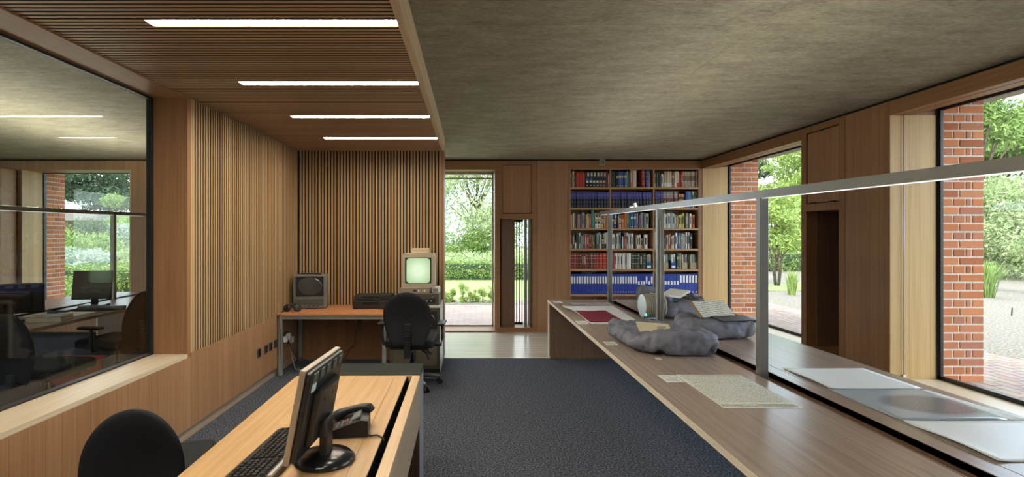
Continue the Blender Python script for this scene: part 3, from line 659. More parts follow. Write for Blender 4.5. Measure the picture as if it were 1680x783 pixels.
for bay, n, los, bn, wpx in rows:
    x0, x1 = BX[bay]; ww = (x1-x0-.004)/n
    for i in range(n):
        binder(x0+.002+ww*(i+.5), ww-.002, los[i], f'blue ring binder with {["white", "low square", "raised white"][los[i]]} spine label, {ORD[i]} in the {bn} bay')
tag(book_mesh(.10, .16, .2, None).build('book', [bookmat('k'), pages, gold, gold], loc=(1.80, YB+.06, SH[5]+.325+.002), rot=(0, 0, 0)), 'flat dark booklet lying on top of the blue binders', 'booklet').rotation_euler = (0, PI/2, 0)
bpy.context.view_layer.objects.active = None
# seventh shelf, glimpsed above the table
for i, (x, w, c) in enumerate([(3.46, .045, 'w'), (3.51, .045, 'w'), (3.10, .05, 'k'), (3.16, .04, 'n'), (2.05, .05, 'd'), (2.4, .05, 'm')]):
    tag(book_mesh(w, .28, .2, 'title').build('book', [bookmat(c), pages, bookmat('k'), gold], loc=(x, YB+.03, SH[6])), f'{PAL[c][0]} file on the low seventh shelf, {["end of the pale pair", "start of the pale pair", "beside the navy one", "beside the black one", "alone in the window-side bay", "alone in the middle bay"][i]}', 'book', 'files on the seventh shelf')

# ================================================================ THINGS ON THE READING TABLE
def wp(px, py, z=TZ):
    Y = (EYE-z)*F/(py-VY); return Vector(((px-VX)*Y/F, Y, z))
def sheet(name, pts, mat, label, cat, thick=.0012, z=TZ, curl=0, n=14, seed=0):
    """thin sheet on the table from 4 corners (xy), near-left, near-right, far-right, far-left, slightly wavy"""
    a, b_, c, d = [Vector((*p, 0)) for p in pts]; bm = bmesh.new(); G = []; rnd = random.Random(seed); ph = rnd.uniform(0, 6)
    for i in range(n+1):
        r = []
        for j in range(n+1):
            u, v = i/n, j/n; p = (a*(1-u)+b_*u)*(1-v)+(d*(1-u)+c*u)*v
            e = max(0, abs(u-.5)*2-.8)*5+max(0, abs(v-.5)*2-.8)*5
            zz = .0016+.001*math.sin(7*u+ph)*math.sin(5*v+ph)+curl*(max(0, .12-u)/.12)**2*abs(math.sin(3*v+.5)); r.append(bm.verts.new((p.x, p.y, z+zz)))
        G.append(r)
    for i in range(n):
        for j in range(n): bm.faces.new((G[i][j], G[i+1][j], G[i+1][j+1], G[i][j+1])).smooth = True
    bmesh.ops.recalc_face_normals(bm, faces=bm.faces)
    r = bmesh.ops.extrude_face_region(bm, geom=bm.faces[:]); vs = [v for v in r['geom'] if isinstance(v, bmesh.types.BMVert)]
    bmesh.ops.translate(bm, vec=(0, 0, thick), verts=vs)
    m = MB(); m.bm.free(); m.bm = bm; o = m.build(name, mat); tag(o, label, cat); return o
def scriptmat(name, base, ink, lines, strength=.6, axis='Y'):
    m, n, l, b = nmat(name); ge = n.new('ShaderNodeNewGeometry'); sx = n.new('ShaderNodeSeparateXYZ'); l.new(ge.outputs['Position'], sx.inputs[0])
    mu = n.new('ShaderNodeMath'); mu.operation = 'MULTIPLY'; mu.inputs[1].default_value = lines; l.new(sx.outputs[axis], mu.inputs[0])
    fr = n.new('ShaderNodeMath'); fr.operation = 'FRACT'; l.new(mu.outputs[0], fr.inputs[0]); gt = n.new('ShaderNodeMath'); gt.operation = 'GREATER_THAN'; gt.inputs[1].default_value = .5; l.new(fr.outputs[0], gt.inputs[0])
    no = n.new('ShaderNodeTexNoise'); no.inputs['Scale'].default_value = 150; no.inputs['Detail'].default_value = 2; l.new(ge.outputs['Position'], no.inputs['Vector'])
    mr = n.new('ShaderNodeMapRange'); mr.inputs['From Min'].default_value = .42; mr.inputs['From Max'].default_value = .58; l.new(no.outputs['Fac'], mr.inputs[0])
    m2 = n.new('ShaderNodeMath'); m2.operation = 'MULTIPLY'; l.new(gt.outputs[0], m2.inputs[0]); l.new(mr.outputs[0], m2.inputs[1])
    m3 = n.new('ShaderNodeMath'); m3.operation = 'MULTIPLY'; m3.inputs[1].default_value = strength; l.new(m2.outputs[0], m3.inputs[0])
    mx = n.new('ShaderNodeMix'); mx.data_type = 'RGBA'; mx.inputs['A'].default_value = (*base, 1); mx.inputs['B'].default_value = (*ink, 1); l.new(m3.outputs[0], mx.inputs['Factor'])
    l.new(mx.outputs['Result'], b.inputs['Base Color']); b.inputs['Roughness'].default_value = .55; return m
parch = scriptmat('manuscript_parchment', (.70, .71, .63), (.10, .10, .09), 50, .85)
ms = sheet('manuscript', [(1.215, 2.49), (1.578, 2.49), (1.590, 3.05), (1.212, 3.05)], parch, 'large folded parchment manuscript densely written, lying flat near the table edge', 'manuscript', thick=.004)
MB().b(1.209, 1.592, 2.476, 3.058, TZ+.0006, TZ+.0014).build('backing_sheet', paper, parent=ms)
blueish = plain('pale_archive_paper', (.82, .88, .92), .35)
sheet('archive_sheet', [(1.925, 2.785), (2.43, 2.785), (2.43, 3.205), (1.93, 3.205)], blueish, 'blank pale paper sheet beyond the sketch, furthest of three along the trough', 'paper sheet', curl=.01, thick=.0015)
sheet('archive_sheet', [(1.915, 1.885), (2.46, 1.885), (2.46, 2.30), (1.915, 2.30)], blueish, 'blank pale paper sheet on the near side of the plastic-covered sketch', 'paper sheet', curl=.012, thick=.0015)
def sketchmat():
    m, n, l, b = nmat('sketch_paper'); ge = n.new('ShaderNodeNewGeometry')
    mp = n.new('ShaderNodeMapping'); mp.inputs['Location'].default_value = (-2.24, -2.52, -TZ); mp.vector_type = 'POINT'; l.new(ge.outputs['Position'], mp.inputs[0])
    gm = n.new('ShaderNodeMapping'); gm.inputs['Scale'].default_value = (4.0, 6.0, 1); gm.inputs['Rotation'].default_value = (0, 0, .5); l.new(mp.outputs[0], gm.inputs[0])
    g = n.new('ShaderNodeTexGradient'); g.gradient_type = 'SPHERICAL'; l.new(gm.outputs[0], g.inputs[0])
    wv = n.new('ShaderNodeTexWave'); wv.inputs['Scale'].default_value = 28; wv.inputs['Distortion'].default_value = 9; wv.inputs['Detail'].default_value = 3; l.new(ge.outputs['Position'], wv.inputs['Vector'])
    mr = n.new('ShaderNodeMapRange'); mr.inputs['From Min'].default_value = .02; mr.inputs['From Max'].default_value = .25; l.new(g.outputs['Fac'], mr.inputs[0])
    mu = n.new('ShaderNodeMath'); mu.operation = 'MULTIPLY'; ad = n.new('ShaderNodeMath'); ad.operation = 'MULTIPLY_ADD'; ad.inputs[1].default_value = .5; ad.inputs[2].default_value = .5; l.new(wv.outputs['Fac'], ad.inputs[0]); l.new(mr.outputs[0], mu.inputs[0]); l.new(ad.outputs[0], mu.inputs[1])
    no = n.new('ShaderNodeTexNoise'); no.inputs['Scale'].default_value = 5; l.new(ge.outputs['Position'], no.inputs['Vector'])
    base = n.new('ShaderNodeMix'); base.data_type = 'RGBA'; base.inputs['A'].default_value = (.30, .40, .50, 1); base.inputs['B'].default_value = (.44, .50, .55, 1); l.new(no.outputs['Fac'], base.inputs['Factor'])
    mx = n.new('ShaderNodeMix'); mx.data_type = 'RGBA'; l.new(base.outputs['Result'], mx.inputs['A']); mx.inputs['B'].default_value = (.12, .13, .16, 1); l.new(mu.outputs[0], mx.inputs['Factor'])
    l.new(mx.outputs['Result'], b.inputs['Base Color']); b.inputs['Roughness'].default_value = .18; return m
sheet('sketch_sleeve', [(1.915, 2.31), (2.40, 2.31), (2.40, 2.78), (1.915, 2.78)], sketchmat(), 'bluish glossy plastic sleeve over a faint grey drawing, between two blank sheets', 'plastic sleeve', thick=.002)
sheet('corner_sheet', [(2.405, 2.31), (2.49, 2.31), (2.43, 2.76), (2.405, 2.76)], paper, 'small white paper corner sticking out beyond the plastic sleeve', 'paper sheet')
# red document on its curled tissue
tissue = sheet('tissue_wrapper', [(1.075, 4.80), (1.60, 4.80), (1.655, 6.02), (1.05, 5.98)], plain('tissue', (.74, .75, .76), .7), 'white tissue paper with curled edge under the crimson document', 'tissue paper', curl=.05, n=24)
redm = noisemat('crimson_document', [(.19, .012, .035), (.26, .025, .055), (.42, .16, .20)], 45, rough=.6, pos=(.45, .85), bump=.1)
sheet('crimson_document', [(1.125, 4.87), (1.465, 4.90), (1.462, 5.62), (1.13, 5.60)], redm, 'crimson document with faint pale writing on white tissue paper', 'document', z=TZ+.004)
sheet('print_strip', [(1.19, 6.05), (1.66, 6.05), (1.68, 6.30), (1.20, 6.30)], scriptmat('striped_print', (.42, .40, .42), (.05, .04, .06), 12, 1.0), 'glossy strip of dark banded prints behind the crimson document', 'print')
# caption cards
def card(x, y, w, d, label, rz=0):
    t = tag(MB().b(-w/2, w/2, -d/2, d/2, 0, .0015).b(-w/2*.8, w/2*.8, d*.05, d*.12, .0015, .0018, mi=1).b(-w/2*.8, w/2*.6, -d*.12, -d*.05, .0015, .0018, mi=1).b(-w/2*.8, w/2*.7, -d*.3, -d*.23, .0015, .0018, mi=1).b(-w/2*.8, w/2*.2, d*.25, d*.33, .0015, .0018, mi=1).build('caption_card', [white, steel]), label, 'card', 'caption cards along the table edge')
    t.location = (x, y, TZ+.0006); t.rotation_euler = (0, 0, rz)
for px, py, w, d, lb in ((1101, 622, .10, .14, 'white printed caption card beside the large written manuscript'), (1002, 564, .09, .13, 'white caption card beside the biggest grey book cushion'),
                         (955, 529.5, .10, .16, 'white caption card beside the crimson document'), (915, 496, .10, .18, 'white caption card at the far end of the table'),
                         (1080, 589.0, .035, .05, 'tiny white tag tucked against the biggest grey cushion')):
    p = wp(px, py); card(p.x, p.y, w, d, lb)

# ---- book cushions (soft bags)
cush = noisemat('cushion_cloth', [(.115, .12, .155), (.20, .205, .255)], 9, rough=.6, bump=.3, dist=.02, spec=.4)
def blob(name, ells, label, loc, rz=0, vox=.010, disp=.016, nscale=.10, mat=None, cat='cushion', grp=None):
    t = thing(name, label, cat, loc, rz, grp)
    mb = MB()
    for e in ells:
        q = bmesh.ops.create_uvsphere(mb.bm, u_segments=24, v_segments=16, radius=1)['verts']
        for w_ in q:
            k_ = (abs(w_.co.x)**3.2+abs(w_.co.y)**3.2+abs(w_.co.z)**2.4)**(-1/3.0); w_.co *= k_
        bmesh.ops.transform(mb.bm, matrix=Matrix.Translation(e[0]) @ (Euler(e[2]).to_matrix().to_4x4() if len(e) > 2 else Matrix()) @ Matrix.Diagonal((*e[1], 1)), verts=q)
    # cut below the table
    g = bmesh.ops.bisect_plane(mb.bm, geom=mb.bm.verts[:]+mb.bm.edges[:]+mb.bm.faces[:], plane_co=(0, 0, .004), plane_no=(0, 0, -1), clear_outer=True)
    bmesh.ops.holes_fill(mb.bm, edges=[e for e in mb.bm.edges if e.is_boundary])
    o = mb.build('cushion_body', mat or cush, parent=t)
    r = o.modifiers.new('r', 'REMESH'); r.mode = 'VOXEL'; r.voxel_size = vox
    s = o.modifiers.new('s', 'SMOOTH'); s.factor = .6; s.iterations = 5
    tx = bpy.data.textures.new(name+'_folds', 'CLOUDS'); tx.noise_scale = nscale; tx.noise_depth = 2
    vg = o.modifiers.new('d', 'DISPLACE'); vg.texture = tx; vg.strength = disp; vg.mid_level = .6; vg.texture_coords = 'LOCAL'
    ts = bpy.data.textures.new(name+'_creases', 'MARBLE'); ts.noise_scale = .10; ts.turbulence = 7; ts.noise_depth = 1
    v2 = o.modifiers.new('e', 'DISPLACE'); v2.texture = ts; v2.strength = disp*1.25; v2.mid_level = .6; v2.texture_coords = 'LOCAL'
    s2 = o.modifiers.new('s2', 'SMOOTH'); s2.factor = .5; s2.iterations = 2
    o.data.polygons.foreach_set('use_smooth', [True]*len(o.data.polygons))
    return t
c1 = blob('book_cushion', [((.06, -.315, .078), (.235, .13, .088), (0, .0, -.06)), ((.17, -.27, .085), (.13, .15, .09), (0, 0, .1)), ((-.12, -.22, .055), (.16, .15, .065), (0, 0, .5)),
                      ((-.225, .04, .055), (.07, .28, .062), (0, .15, .06)), ((-.235, .26, .065), (.065, .12, .085), (.1, .1, .3)), ((-.05, .36, .055), (.20, .07, .072), (0, 0, .05)), ((.13, .12, .055), (.09, .30, .075), (0, -.2, .16)), ((-.02, .03, .055), (.24, .34, .055))],
          'largest rumpled grey book cushion with a small cream booklet in its hollow', (1.425, 3.93, TZ+.005), 0, disp=.020)
c2 = blob('book_cushion', [((.03, -.11, .075), (.235, .11, .085)), ((.20, -.06, .08), (.085, .15, .09), (0, 0, .15)), ((-.17, -.02, .065), (.085, .17, .085), (0, 0, .1)), ((-.14, .14, .075), (.11, .10, .10)), ((.05, .12, .055), (.19, .14, .06))],
          'grey book cushion by the post carrying an open hardback', (1.985, 4.27, TZ), 0, disp=.014)
c3 = blob('book_cushion', [((.06, -.12, .085), (.19, .10, .095)), ((.14, -.08, .085), (.12, .14, .095)), ((-.13, -.02, .075), (.09, .20, .09), (0, 0, -.1)), ((-.10, .2, .085), (.12, .10, .11)), ((.10, .16, .07), (.18, .12, .09)), ((.22, .08, .10), (.07, .17, .10))],
          'square-ended grey book cushion with papers on it near the bookcase corner', (2.12, 5.28, TZ), 0, disp=.015)
c4 = blob('book_cushion', [((-.05, 0, .12), (.11, .10, .13), (0, .25, 0)), ((.10, .0, .08), (.18, .12, .10), (0, .15, 0)), ((-.06, .08, .13), (.08, .09, .12), (0, -.2, 0))],
          'crumpled grey cushion standing behind the round ribbed device', (2.08, 5.98, TZ), 0, disp=.022)
# booklets / open books on cushions
creamp = plain('cream_page', (.60, .52, .34), .7)
t = thing('booklet', 'small cream booklet with faint ink drawing in the hollow of the largest cushion', 'booklet', (1.375, 3.88, TZ+.125), 0)
MB().b(-.12, .12, -.085, .085, 0, .008, bev=.001, seg=1).build('page_block', creamp, parent=t, rot=(.28, .06, -.12))
MB().b(.02, .07, -.03, .02, .0081, .0086).b(.035, .09, .0, .035, .0081, .0087).build('ink_drawing', plain('faint_ink', (.33, .29, .20), .8), parent=t, rot=(.28, .06, -.12))
def open_book(label, loc, rz, w, h, la, ra, cover, ink=True, thick=.012):
    t = thing('open_book', label, 'book', loc, rz)
    for sgn, ang, nm in ((-1, la, 'page_block'), (1, ra, 'page_block')):
        m = MB()
        if sgn < 0: m.b(-w, -.002, -h/2, h/2, .004, .004+thick, bev=.001, seg=1)
        else: m.b(.002, w, -h/2, h/2, .004, .004+thick, bev=.001, seg=1)
        m.build(nm, parch if ink else paper, parent=t, rot=(0, -ang*sgn, 0))
        m = MB()
        if sgn < 0: m.b(-w-.006, 0, -h/2-.006, h/2+.006, 0, .0035)
        else: m.b(0, w+.006, -h/2-.006, h/2+.006, 0, .0035)
        m.build('cover', cover, parent=t, rot=(0, -ang*sgn, 0))
    MB().cyl((0, -h/2-.006, .004), (0, h/2+.006, .004), .006, n=10).build('spine', cover, parent=t)
    return t
t = thing('open_book', 'open hardback, yellowed handwritten page tilted up and dark cover, on the cushion by the post', 'book', (2.05, 4.235, TZ+.150), .18)
dkc = plain('dark_cover', (.02, .02, .035), .4); brc = plain('tan_board', (.30, .16, .08), .5)
MB().b(-.17, .13, 0, .19, 0, .012, bev=.001, seg=1).build('page_block', parch, parent=t, rot=(.62, 0, 0))
MB().b(-.178, .137, 0, .196, -.004, -.0002).b(-.182, -.1705, 0, .196, -.004, .013).build('back_board', brc, parent=t, rot=(.62, 0, 0))
MB().b(-.10, .205, -.16, 0, 0, .004, bev=.001, seg=1).build('front_board', dkc, parent=t, rot=(.10, 0, 0), loc=(0, 0, .012))
MB().cyl((-.17, 0, .004), (.15, 0, .004), .007, n=10).build('spine', dkc, parent=t)
open_book('open white-paged book lying across the square-ended cushion', (2.05, 5.32, TZ+.19), .5, .16, .24, .15, .35, paper, ink=False)
tag(MB().tube([(-.10, 0, 0), (-.05, .03, .05), (.02, .0, .02), (.07, .04, .05), (.12, 0, 0)], .014).tube([(-.06, .05, 0), (.0, -.03, .05), (.08, .05, .01)], .013).tube([(-.02, .06, .02), (.05, .0, .06), (.12, .05, 0)], .012, mi=1).build('weight_snake', [black_matt, white], loc=(2.30, 5.62, TZ+.16)), 'tangled black and white weighted book snake at the back of the square-ended cushion', 'book weight')
# round ribbed device
t = thing('round_device', 'round ribbed grey device with a glowing green light, standing by the second post', 'device', (1.785, 5.12, TZ+.002), .04); t.scale = (.80, .94, .94)
dv = MB(); prof = [(.0, -.13), (.118, -.13), (.124, -.122), (.124, -.10)]
for i in range(9): prof += [(.130, -.095+i*.024), (.130, -.083+i*.024), (.122, -.080+i*.024), (.122, -.073+i*.024)]
prof += [(.11, .13), (0, .13)]
dv.lathe(prof, 40); o = dv.build('drum', plain('device_taupe', (.30, .27, .21), .45), parent=t, loc=(.02, 0, .131), rot=(0, PI/2, 0))
MB().lathe([(0, -.0035), (.109, -.0035), (.112, 0), (.0, .001)], 40).build('face_disc', plain('device_face', (.50, .52, .60), .35), parent=t, loc=(-.1135, 0, .131), rot=(0, PI/2, 0))
MB().lathe([(.110, -.006), (.120, -.006), (.124, 0), (.110, .001)], 40).build('face_rim', alulight, parent=t, loc=(-.112, 0, .131), rot=(0, PI/2, 0))
MB().b(-.08, .1, -.06, .06, 0, .02).build('foot', alulight, parent=t)
MB().ell((-.110, -.095, .052), (.014, .014, .015), u=12, v=8).build('indicator_light', emitter('green_led', (.05, 1, .45), 2.2), parent=t)

# ================================================================ BACK DESK AND ITS THINGS
DZ = .69
t = thing('desk', 'beech-topped desk on grey metal legs against the slatted end wall', 'desk', (-2.145, 5.75, 0))
MB().b(0, 1.205, 0, .735, DZ-.025, DZ, bev=.002, seg=1).build('desktop', beech, parent=t)
for x, y in ((.005, .01), (1.16, .01), (.005, .68), (1.16, .68)):
    MB().b(x, x+.042, y, y+.042, 0, DZ-.025, bev=.003, seg=1).build('leg', steel, parent=t)
MB().b(.045, 1.16, .02, .045, DZ-.065, DZ-.026).b(.045, 1.16, .69, .715, DZ-.065, DZ-.026).b(.01, .04, .05, .69, DZ-.065, DZ-.026).b(1.165, 1.195, .05, .69, DZ-.065, DZ-.026).build('frame', steel, parent=t)
# small tv/video
tvg = plain('tv_silver_grey', (.16, .165, .155), .4, .2)
t = thing('television', 'small grey television with built-in video slot on the beech desk', 'television', (-1.91, 6.22, DZ+.001), .10)
MB().box((0, -.03, .205), (.39, .14, .40), bev=.018, seg=3).box((0, .10, .21), (.33, .18, .30), bev=.03).build('casing', tvg, parent=t)
MB().box((0, -.102, .268), (.318, .012, .236), bev=.004).build('screen_surround', black, parent=t)
sc_ = MB().ell((0, -.1085, .268), (.145, .009, .105), u=28, v=16); sc_.build('screen', plain('dead_screen', (.045, .05, .05), .08, spec=.8), parent=t)
MB().box((0, -.103, .085), (.33, .012, .07), bev=.004).build('video_slot', plain('tv_dark_flap', (.07, .075, .07), .3), parent=t)
mbn = MB()
for i in range(5): mbn.b(-.12+i*.05, -.095+i*.05, -.105, -.098, .028, .036)
mbn.build('button', black, parent=t)
MB().b(-.12, .12, -.05, .02, .405, .418).build('top_strip', black, parent=t)
# headphones
t = thing('headphones', 'black headphones resting at the desk corner by the small television', 'headphones', (-2.03, 5.90, DZ), .2)
for sx_ in (-1, 1):
    MB().lathe([(0, -.018), (.03, -.018), (.042, -.008), (.042, .012), (.03, .020), (0, .020)], 24).build('ear_cup', black, parent=t, loc=(.055*sx_, 0, .043), rot=(PI/2*.85, 0, .5*sx_))
MB().tube([(.055*math.cos(a), .02+.10*math.sin(a), .05+.02*math.sin(a)) for a in [PI*i/10 for i in range(11)]], .007).build('headband', black, parent=t)
MB().tube([(-.05, 0, .02), (-.10, -.10, .01), (-.115, -.17, -.0), (-.11, -.185, -.1), (-.10, -.19, -.28), (-.09, -.18, -.55)], .003).build('cable', black, parent=t)
# video recorders
def deck(label, loc, w, h, mat, rz=0, d=.30):
    t = thing('video_recorder', label, 'video recorder', loc, rz)
    MB().b(-w/2, w/2, 0, d, .008, h, bev=.003, seg=1).build('casing', mat, parent=t)
    MB().b(-w/2*.5, w/2*.4, -.003, .001, h*.55, h*.85).build('cassette_flap', plain('flap_gloss', (.02, .02, .02), .15), parent=t)
    MB().b(w/2*.5, w/2*.9, -.003, .001, h*.3, h*.8).build('display', plain('deck_display', (.03, .03, .028), .2), parent=t)
    for x in (-w/2*.8, w/2*.8): MB().cyl((x, .05, 0), (x, .05, .008), .012, n=12).build('foot', black, parent=t)
    return t
deck('lower black video recorder on the beech desk beside the swivel chair', (-1.17, 6.12, DZ), .44, .095, black, .03)
deck('thin black player stacked on top of the lower video recorder', (-1.165, 6.13, DZ+.096), .43, .06, black_matt, .02, .28)
# cabinet
t = thing('equipment_cabinet', 'grey equipment cabinet with dark recesses at the end of the slatted wall', 'cabinet', (-.64, 5.87, 0))
MB().b(-.28, .292, .02, .60, .04, .735, bev=.003, seg=1).build('body', plain('cabinet_taupe', (.10, .085, .06), .5), parent=t)
MB().b(-.30, .297, .0, .61, .735, .76, bev=.003, seg=1).build('top', plain('cabinet_top', (.42, .42, .40), .4), parent=t)
MB().b(.292, .297, .0, .60, .0, .735).build('side_panel', plain('cabinet_side', (.55, .55, .52), .4), parent=t)
MB().b(-.24, .0, .005, .021, .08, .70, bev=.002, seg=1).build('door', plain('cabinet_door', (.13, .11, .075), .5), parent=t)
MB().b(.02, .26, .005, .021, .08, .45, bev=.002, seg=1).build('door', plain('cabinet_door', (.13, .11, .075), .5), parent=t)
MB().b(.04, .26, .004, .021, .50, .70).build('recess', black_matt, parent=t)
MB().b(-.30, .297, -.002, .012, 0, .03).b(-.28, .28, .02, .58, .0, .04).build('plinth', black, parent=t)
MB().tube([(.19+.04*math.cos(a), -.008, .60+.06*math.sin(a)) for a in [2*PI*i/14 for i in range(12)]], .004).build('cable_loop', alulight, parent=t)
# control unit + beige monitor + box
t = thing('tape_player', 'dark tape player with knobs under the beige tube monitor', 'tape player', (-.60, 5.93, .761))
MB().b(-.24, .235, 0, .42, .0, .135, bev=.004, seg=1).build('casing', plain('deck_brown', (.07, .055, .04), .45), parent=t)
MB().b(-.20, .2, -.004, .001, .02, .075).build('front_panel', black, parent=t)
for i in range(3): MB().cyl((.05+.05*i, -.014, .05), (.05+.05*i, -.002, .05), .010, n=14).build('knob', steel, parent=t)
MB().ell((.17, -.006, .10), (.006, .004, .006), u=10, v=6).build('knob', white, parent=t)
t = thing('control_unit', 'slim beige control unit with row of buttons beneath the tube monitor', 'control unit', (-.60, 5.94, .897))
MB().b(-.21, .13, 0, .40, .0, .062, bev=.004, seg=1).build('casing', plain('unit_taupe', (.24, .19, .13), .5), parent=t)
for i in range(5): MB().b(.0+.022*i, .012+.022*i, -.006, .001, .018, .042).build('button', [white, steel, plain('amber', (.6, .3, .08), .4)][i % 3], parent=t)
MB().b(-.06, -.02, -.004, .001, .02, .04).build('display', black, parent=t)
t = thing('power_adapter', 'small white adapter box with socket perched on the tape player', 'adapter', (-.405, 5.99, .897))
MB().b(-.04, .05, 0, .10, 0, .07, bev=.004, seg=1).build('casing', white, parent=t)
MB().b(-.03, .03, -.003, .001, .012, .048).build('socket', steel, parent=t)
beige = plain('beige_plastic', (.42, .34, .24), .45); beige_l = plain('beige_pale', (.72, .70, .62), .45)
t = thing('tube_monitor', 'old beige tube monitor with glowing pale green screen', 'monitor', (-.60, 5.95, .96))
MB().b(-.185, .18, .03, .36, .0, .385, bev=.008).box((0.01, .42, .18), (.26, .14, .24), bev=.02).build('casing', beige_l, parent=t)
fb = MB()
fb.b(-.19, .188, .0, .03, .345, .39).b(-.19, .188, .0, .03, .0, .045).b(-.19, -.155, .0, .03, .045, .345).b(.150, .188, .0, .03, .045, .345)
fb.build('bezel', beige, parent=t)
MB().b(-.155, .150, .015, .03, .045, .345).build('screen_surround', plain('screen_navy', (.02, .045, .06), .3), parent=t)
pl = []; w_, h_ = .135, .142; rr = .035
for cx_, cy_, a0 in ((w_-rr, h_-rr, 0), (-w_+rr, h_-rr, PI/2), (-w_+rr, -h_+rr, PI), (w_-rr, -h_+rr, PI*1.5)):
    for i in range(5): pl.append((cx_+rr*math.cos(a0+PI/2*i/4), cy_+rr*math.sin(a0+PI/2*i/4)))
def screenmat():
    m, n, l, b = nmat('crt_glow'); tcn = n.new('ShaderNodeTexCoord'); g = n.new('ShaderNodeTexGradient'); g.gradient_type = 'SPHERICAL'; mp_ = n.new('ShaderNodeMapping'); mp_.inputs['Scale'].default_value = (4.6, 4.6, 4.6)
    l.new(tcn.outputs['Object'], mp_.inputs[0]); l.new(mp_.outputs[0], g.inputs[0]); cr_ = n.new('ShaderNodeValToRGB'); e = cr_.color_ramp.elements
    e[0].position = 0; e[0].color = (.25, .42, .16, 1); e[1].position = .75; e[1].color = (.66, .80, .55, 1); l.new(g.outputs['Fac'], cr_.inputs[0])
    n.remove(b); em = n.new('ShaderNodeEmission'); em.inputs[1].default_value = .95; l.new(cr_.outputs[0], em.inputs[0]); l.new(em.outputs[0], n.get('Material Output').inputs[0]); return m
MB().prism(pl, .004).build('screen', screenmat(), parent=t, loc=(-.0025, .0145, .195), rot=(PI/2, 0, 0))
t = tag(MB().b(-.105, .105, 0, .2, 0, .055, bev=.003, seg=1).b(-.09, .09, -.001, .0, .006, .012, mi=1).build('cassette_box', [plain('box_tan', (.46, .36, .22), .6), beige_l], loc=(-.585, 6.02, 1.353)), 'tan box lying on top of the old tube monitor', 'box')
# sockets on the left boards
for i, (yy, lb) in enumerate(((5.27, 'first of four black wall sockets, nearest the glass'), (5.44, 'second black wall socket from the glass'), (5.57, 'third black wall socket from the glass'), (5.71, 'fourth black wall socket, beside the desk leg'))):
    o = MB().b(0, .008, -.042, .042, -.045, .045, bev=.002, seg=1).b(.008, .0095, -.028, .028, .0, .032, mi=1).b(.008, .0095, -.028, .028, -.032, -.004, mi=1).build('wall_socket', [plain('socket_grey', (.10, .10, .10), .35, .5), black], loc=(XL+.0005, yy, .365)); tag(o, lb, 'socket', 'black sockets on the boarded wall')
for i, (yy, zz, lb) in enumerate(((5.93, .375, 'white plug pushed into a socket under the beech desk, higher one'), (6.03, .39, 'second white plug under the beech desk'), (6.13, .33, 'loose white adaptor plug under the beech desk, lowest'))):
    o = MB().b(0, .012, -.045, .045, -.045, .045, mi=1).b(.012, .055, -.03, .03, -.035, .03, bev=.004, seg=1).build('plug', [white, black], loc=(XL+.0005, yy, zz)); tag(o, lb, 'plug', 'plugs under the beech desk')
tag(MB().tube([(0, 0, 0), (.03, .02, -.12), (.08, .05, -.22), (.2, .1, -.27), (.5, .12, -.24), (.75, .1, -.10), (.80, .12, .12), (.82, .14, .29)], .004).build('cable', black, loc=(XL+.05, 5.98, .36)), 'thin black cable looping from the wall plugs under the beech desk', 'cable')
tag(MB().tube([(0, 0, 0), (-.1, .02, -.2), (-.14, .05, -.42), (-.25, .02, -.6), (-.3, .0, -.64)], .004).tube([(-.12, 0, 0), (-.08, .01, -.12), (-.1, .03, -.2)], .004).build('cable', black, loc=(-1.30, 6.38, .652)), 'black cables dangling from the video recorders behind the beech desk', 'cable')
tag(MB().tube([(0, 0, 0), (.02, -.05, -.2), (.1, -.15, -.34), (.3, -.25, -.355), (.5, -.1, -.355)], .004).build('cable', plain('cable_grey', (.30, .30, .28), .5), loc=(XL+.04, 6.1, .365)), 'white cable trailing from the plugs onto the carpet', 'cable')

# ================================================================ OFFICE CHAIRS
def chair_back(width, height, shape, thick=.055, curve=.06):
    mb = MB(); nu, nv = 20, 26; F_, B_ = [], []
    for j in range(nv+1):
        v = 1-(1-j/nv)**2
        hw = shape(v)*width/2; z = v*height; rf_, rb = [], []
        for i in range(nu+1):
            u = -1+2*i/nu; e = 1-min(1, abs(u))**6
            edge = max(0.12, math.sqrt(max(0, 1-abs(u)**4)))*max(.15, math.sqrt(max(0, 1-abs(2*v-1)**6)))
            y0 = -curve*(u*shape(v))**2*.9+.045*math.sin(v*PI*1.1)-.02
            rf_.append(mb.bm.verts.new((hw*u, y0+thick/2*edge, z))); rb.append(mb.bm.verts.new((hw*u, y0-thick/2*edge, z)))
        F_.append(rf_); B_.append(rb)
    for G, fl in ((F_, 0), (B_, 1)):
        for j in range(nv):
            for i in range(nu):
                q = (G[j][i], G[j][i+1], G[j+1][i+1], G[j+1][i]); mb.bm.faces.new(q if not fl else q[::-1]).smooth = True
    for j in range(nv):
        for i in (0, nu): mb.bm.faces.new((F_[j][i], F_[j+1][i], B_[j+1][i], B_[j][i])).smooth = True
    for j in (0, nv):
        for i in range(nu): mb.bm.faces.new((F_[j][i], F_[j][i+1], B_[j][i+1], B_[j][i])).smooth = True
    return mb
def dome(v):   # narrow foot, wide shoulders, domed head
    if v > .55: return math.sqrt(max(.0009, 1-((v-.55)/.4503)**2.4))
    return .62+.38*math.sin(v/.55*PI/2)
def roundtop(v):
    if v > .45: return math.sqrt(max(.0009, 1-((v-.45)/.5503)**2.2))
    return .96+.04*v/.45
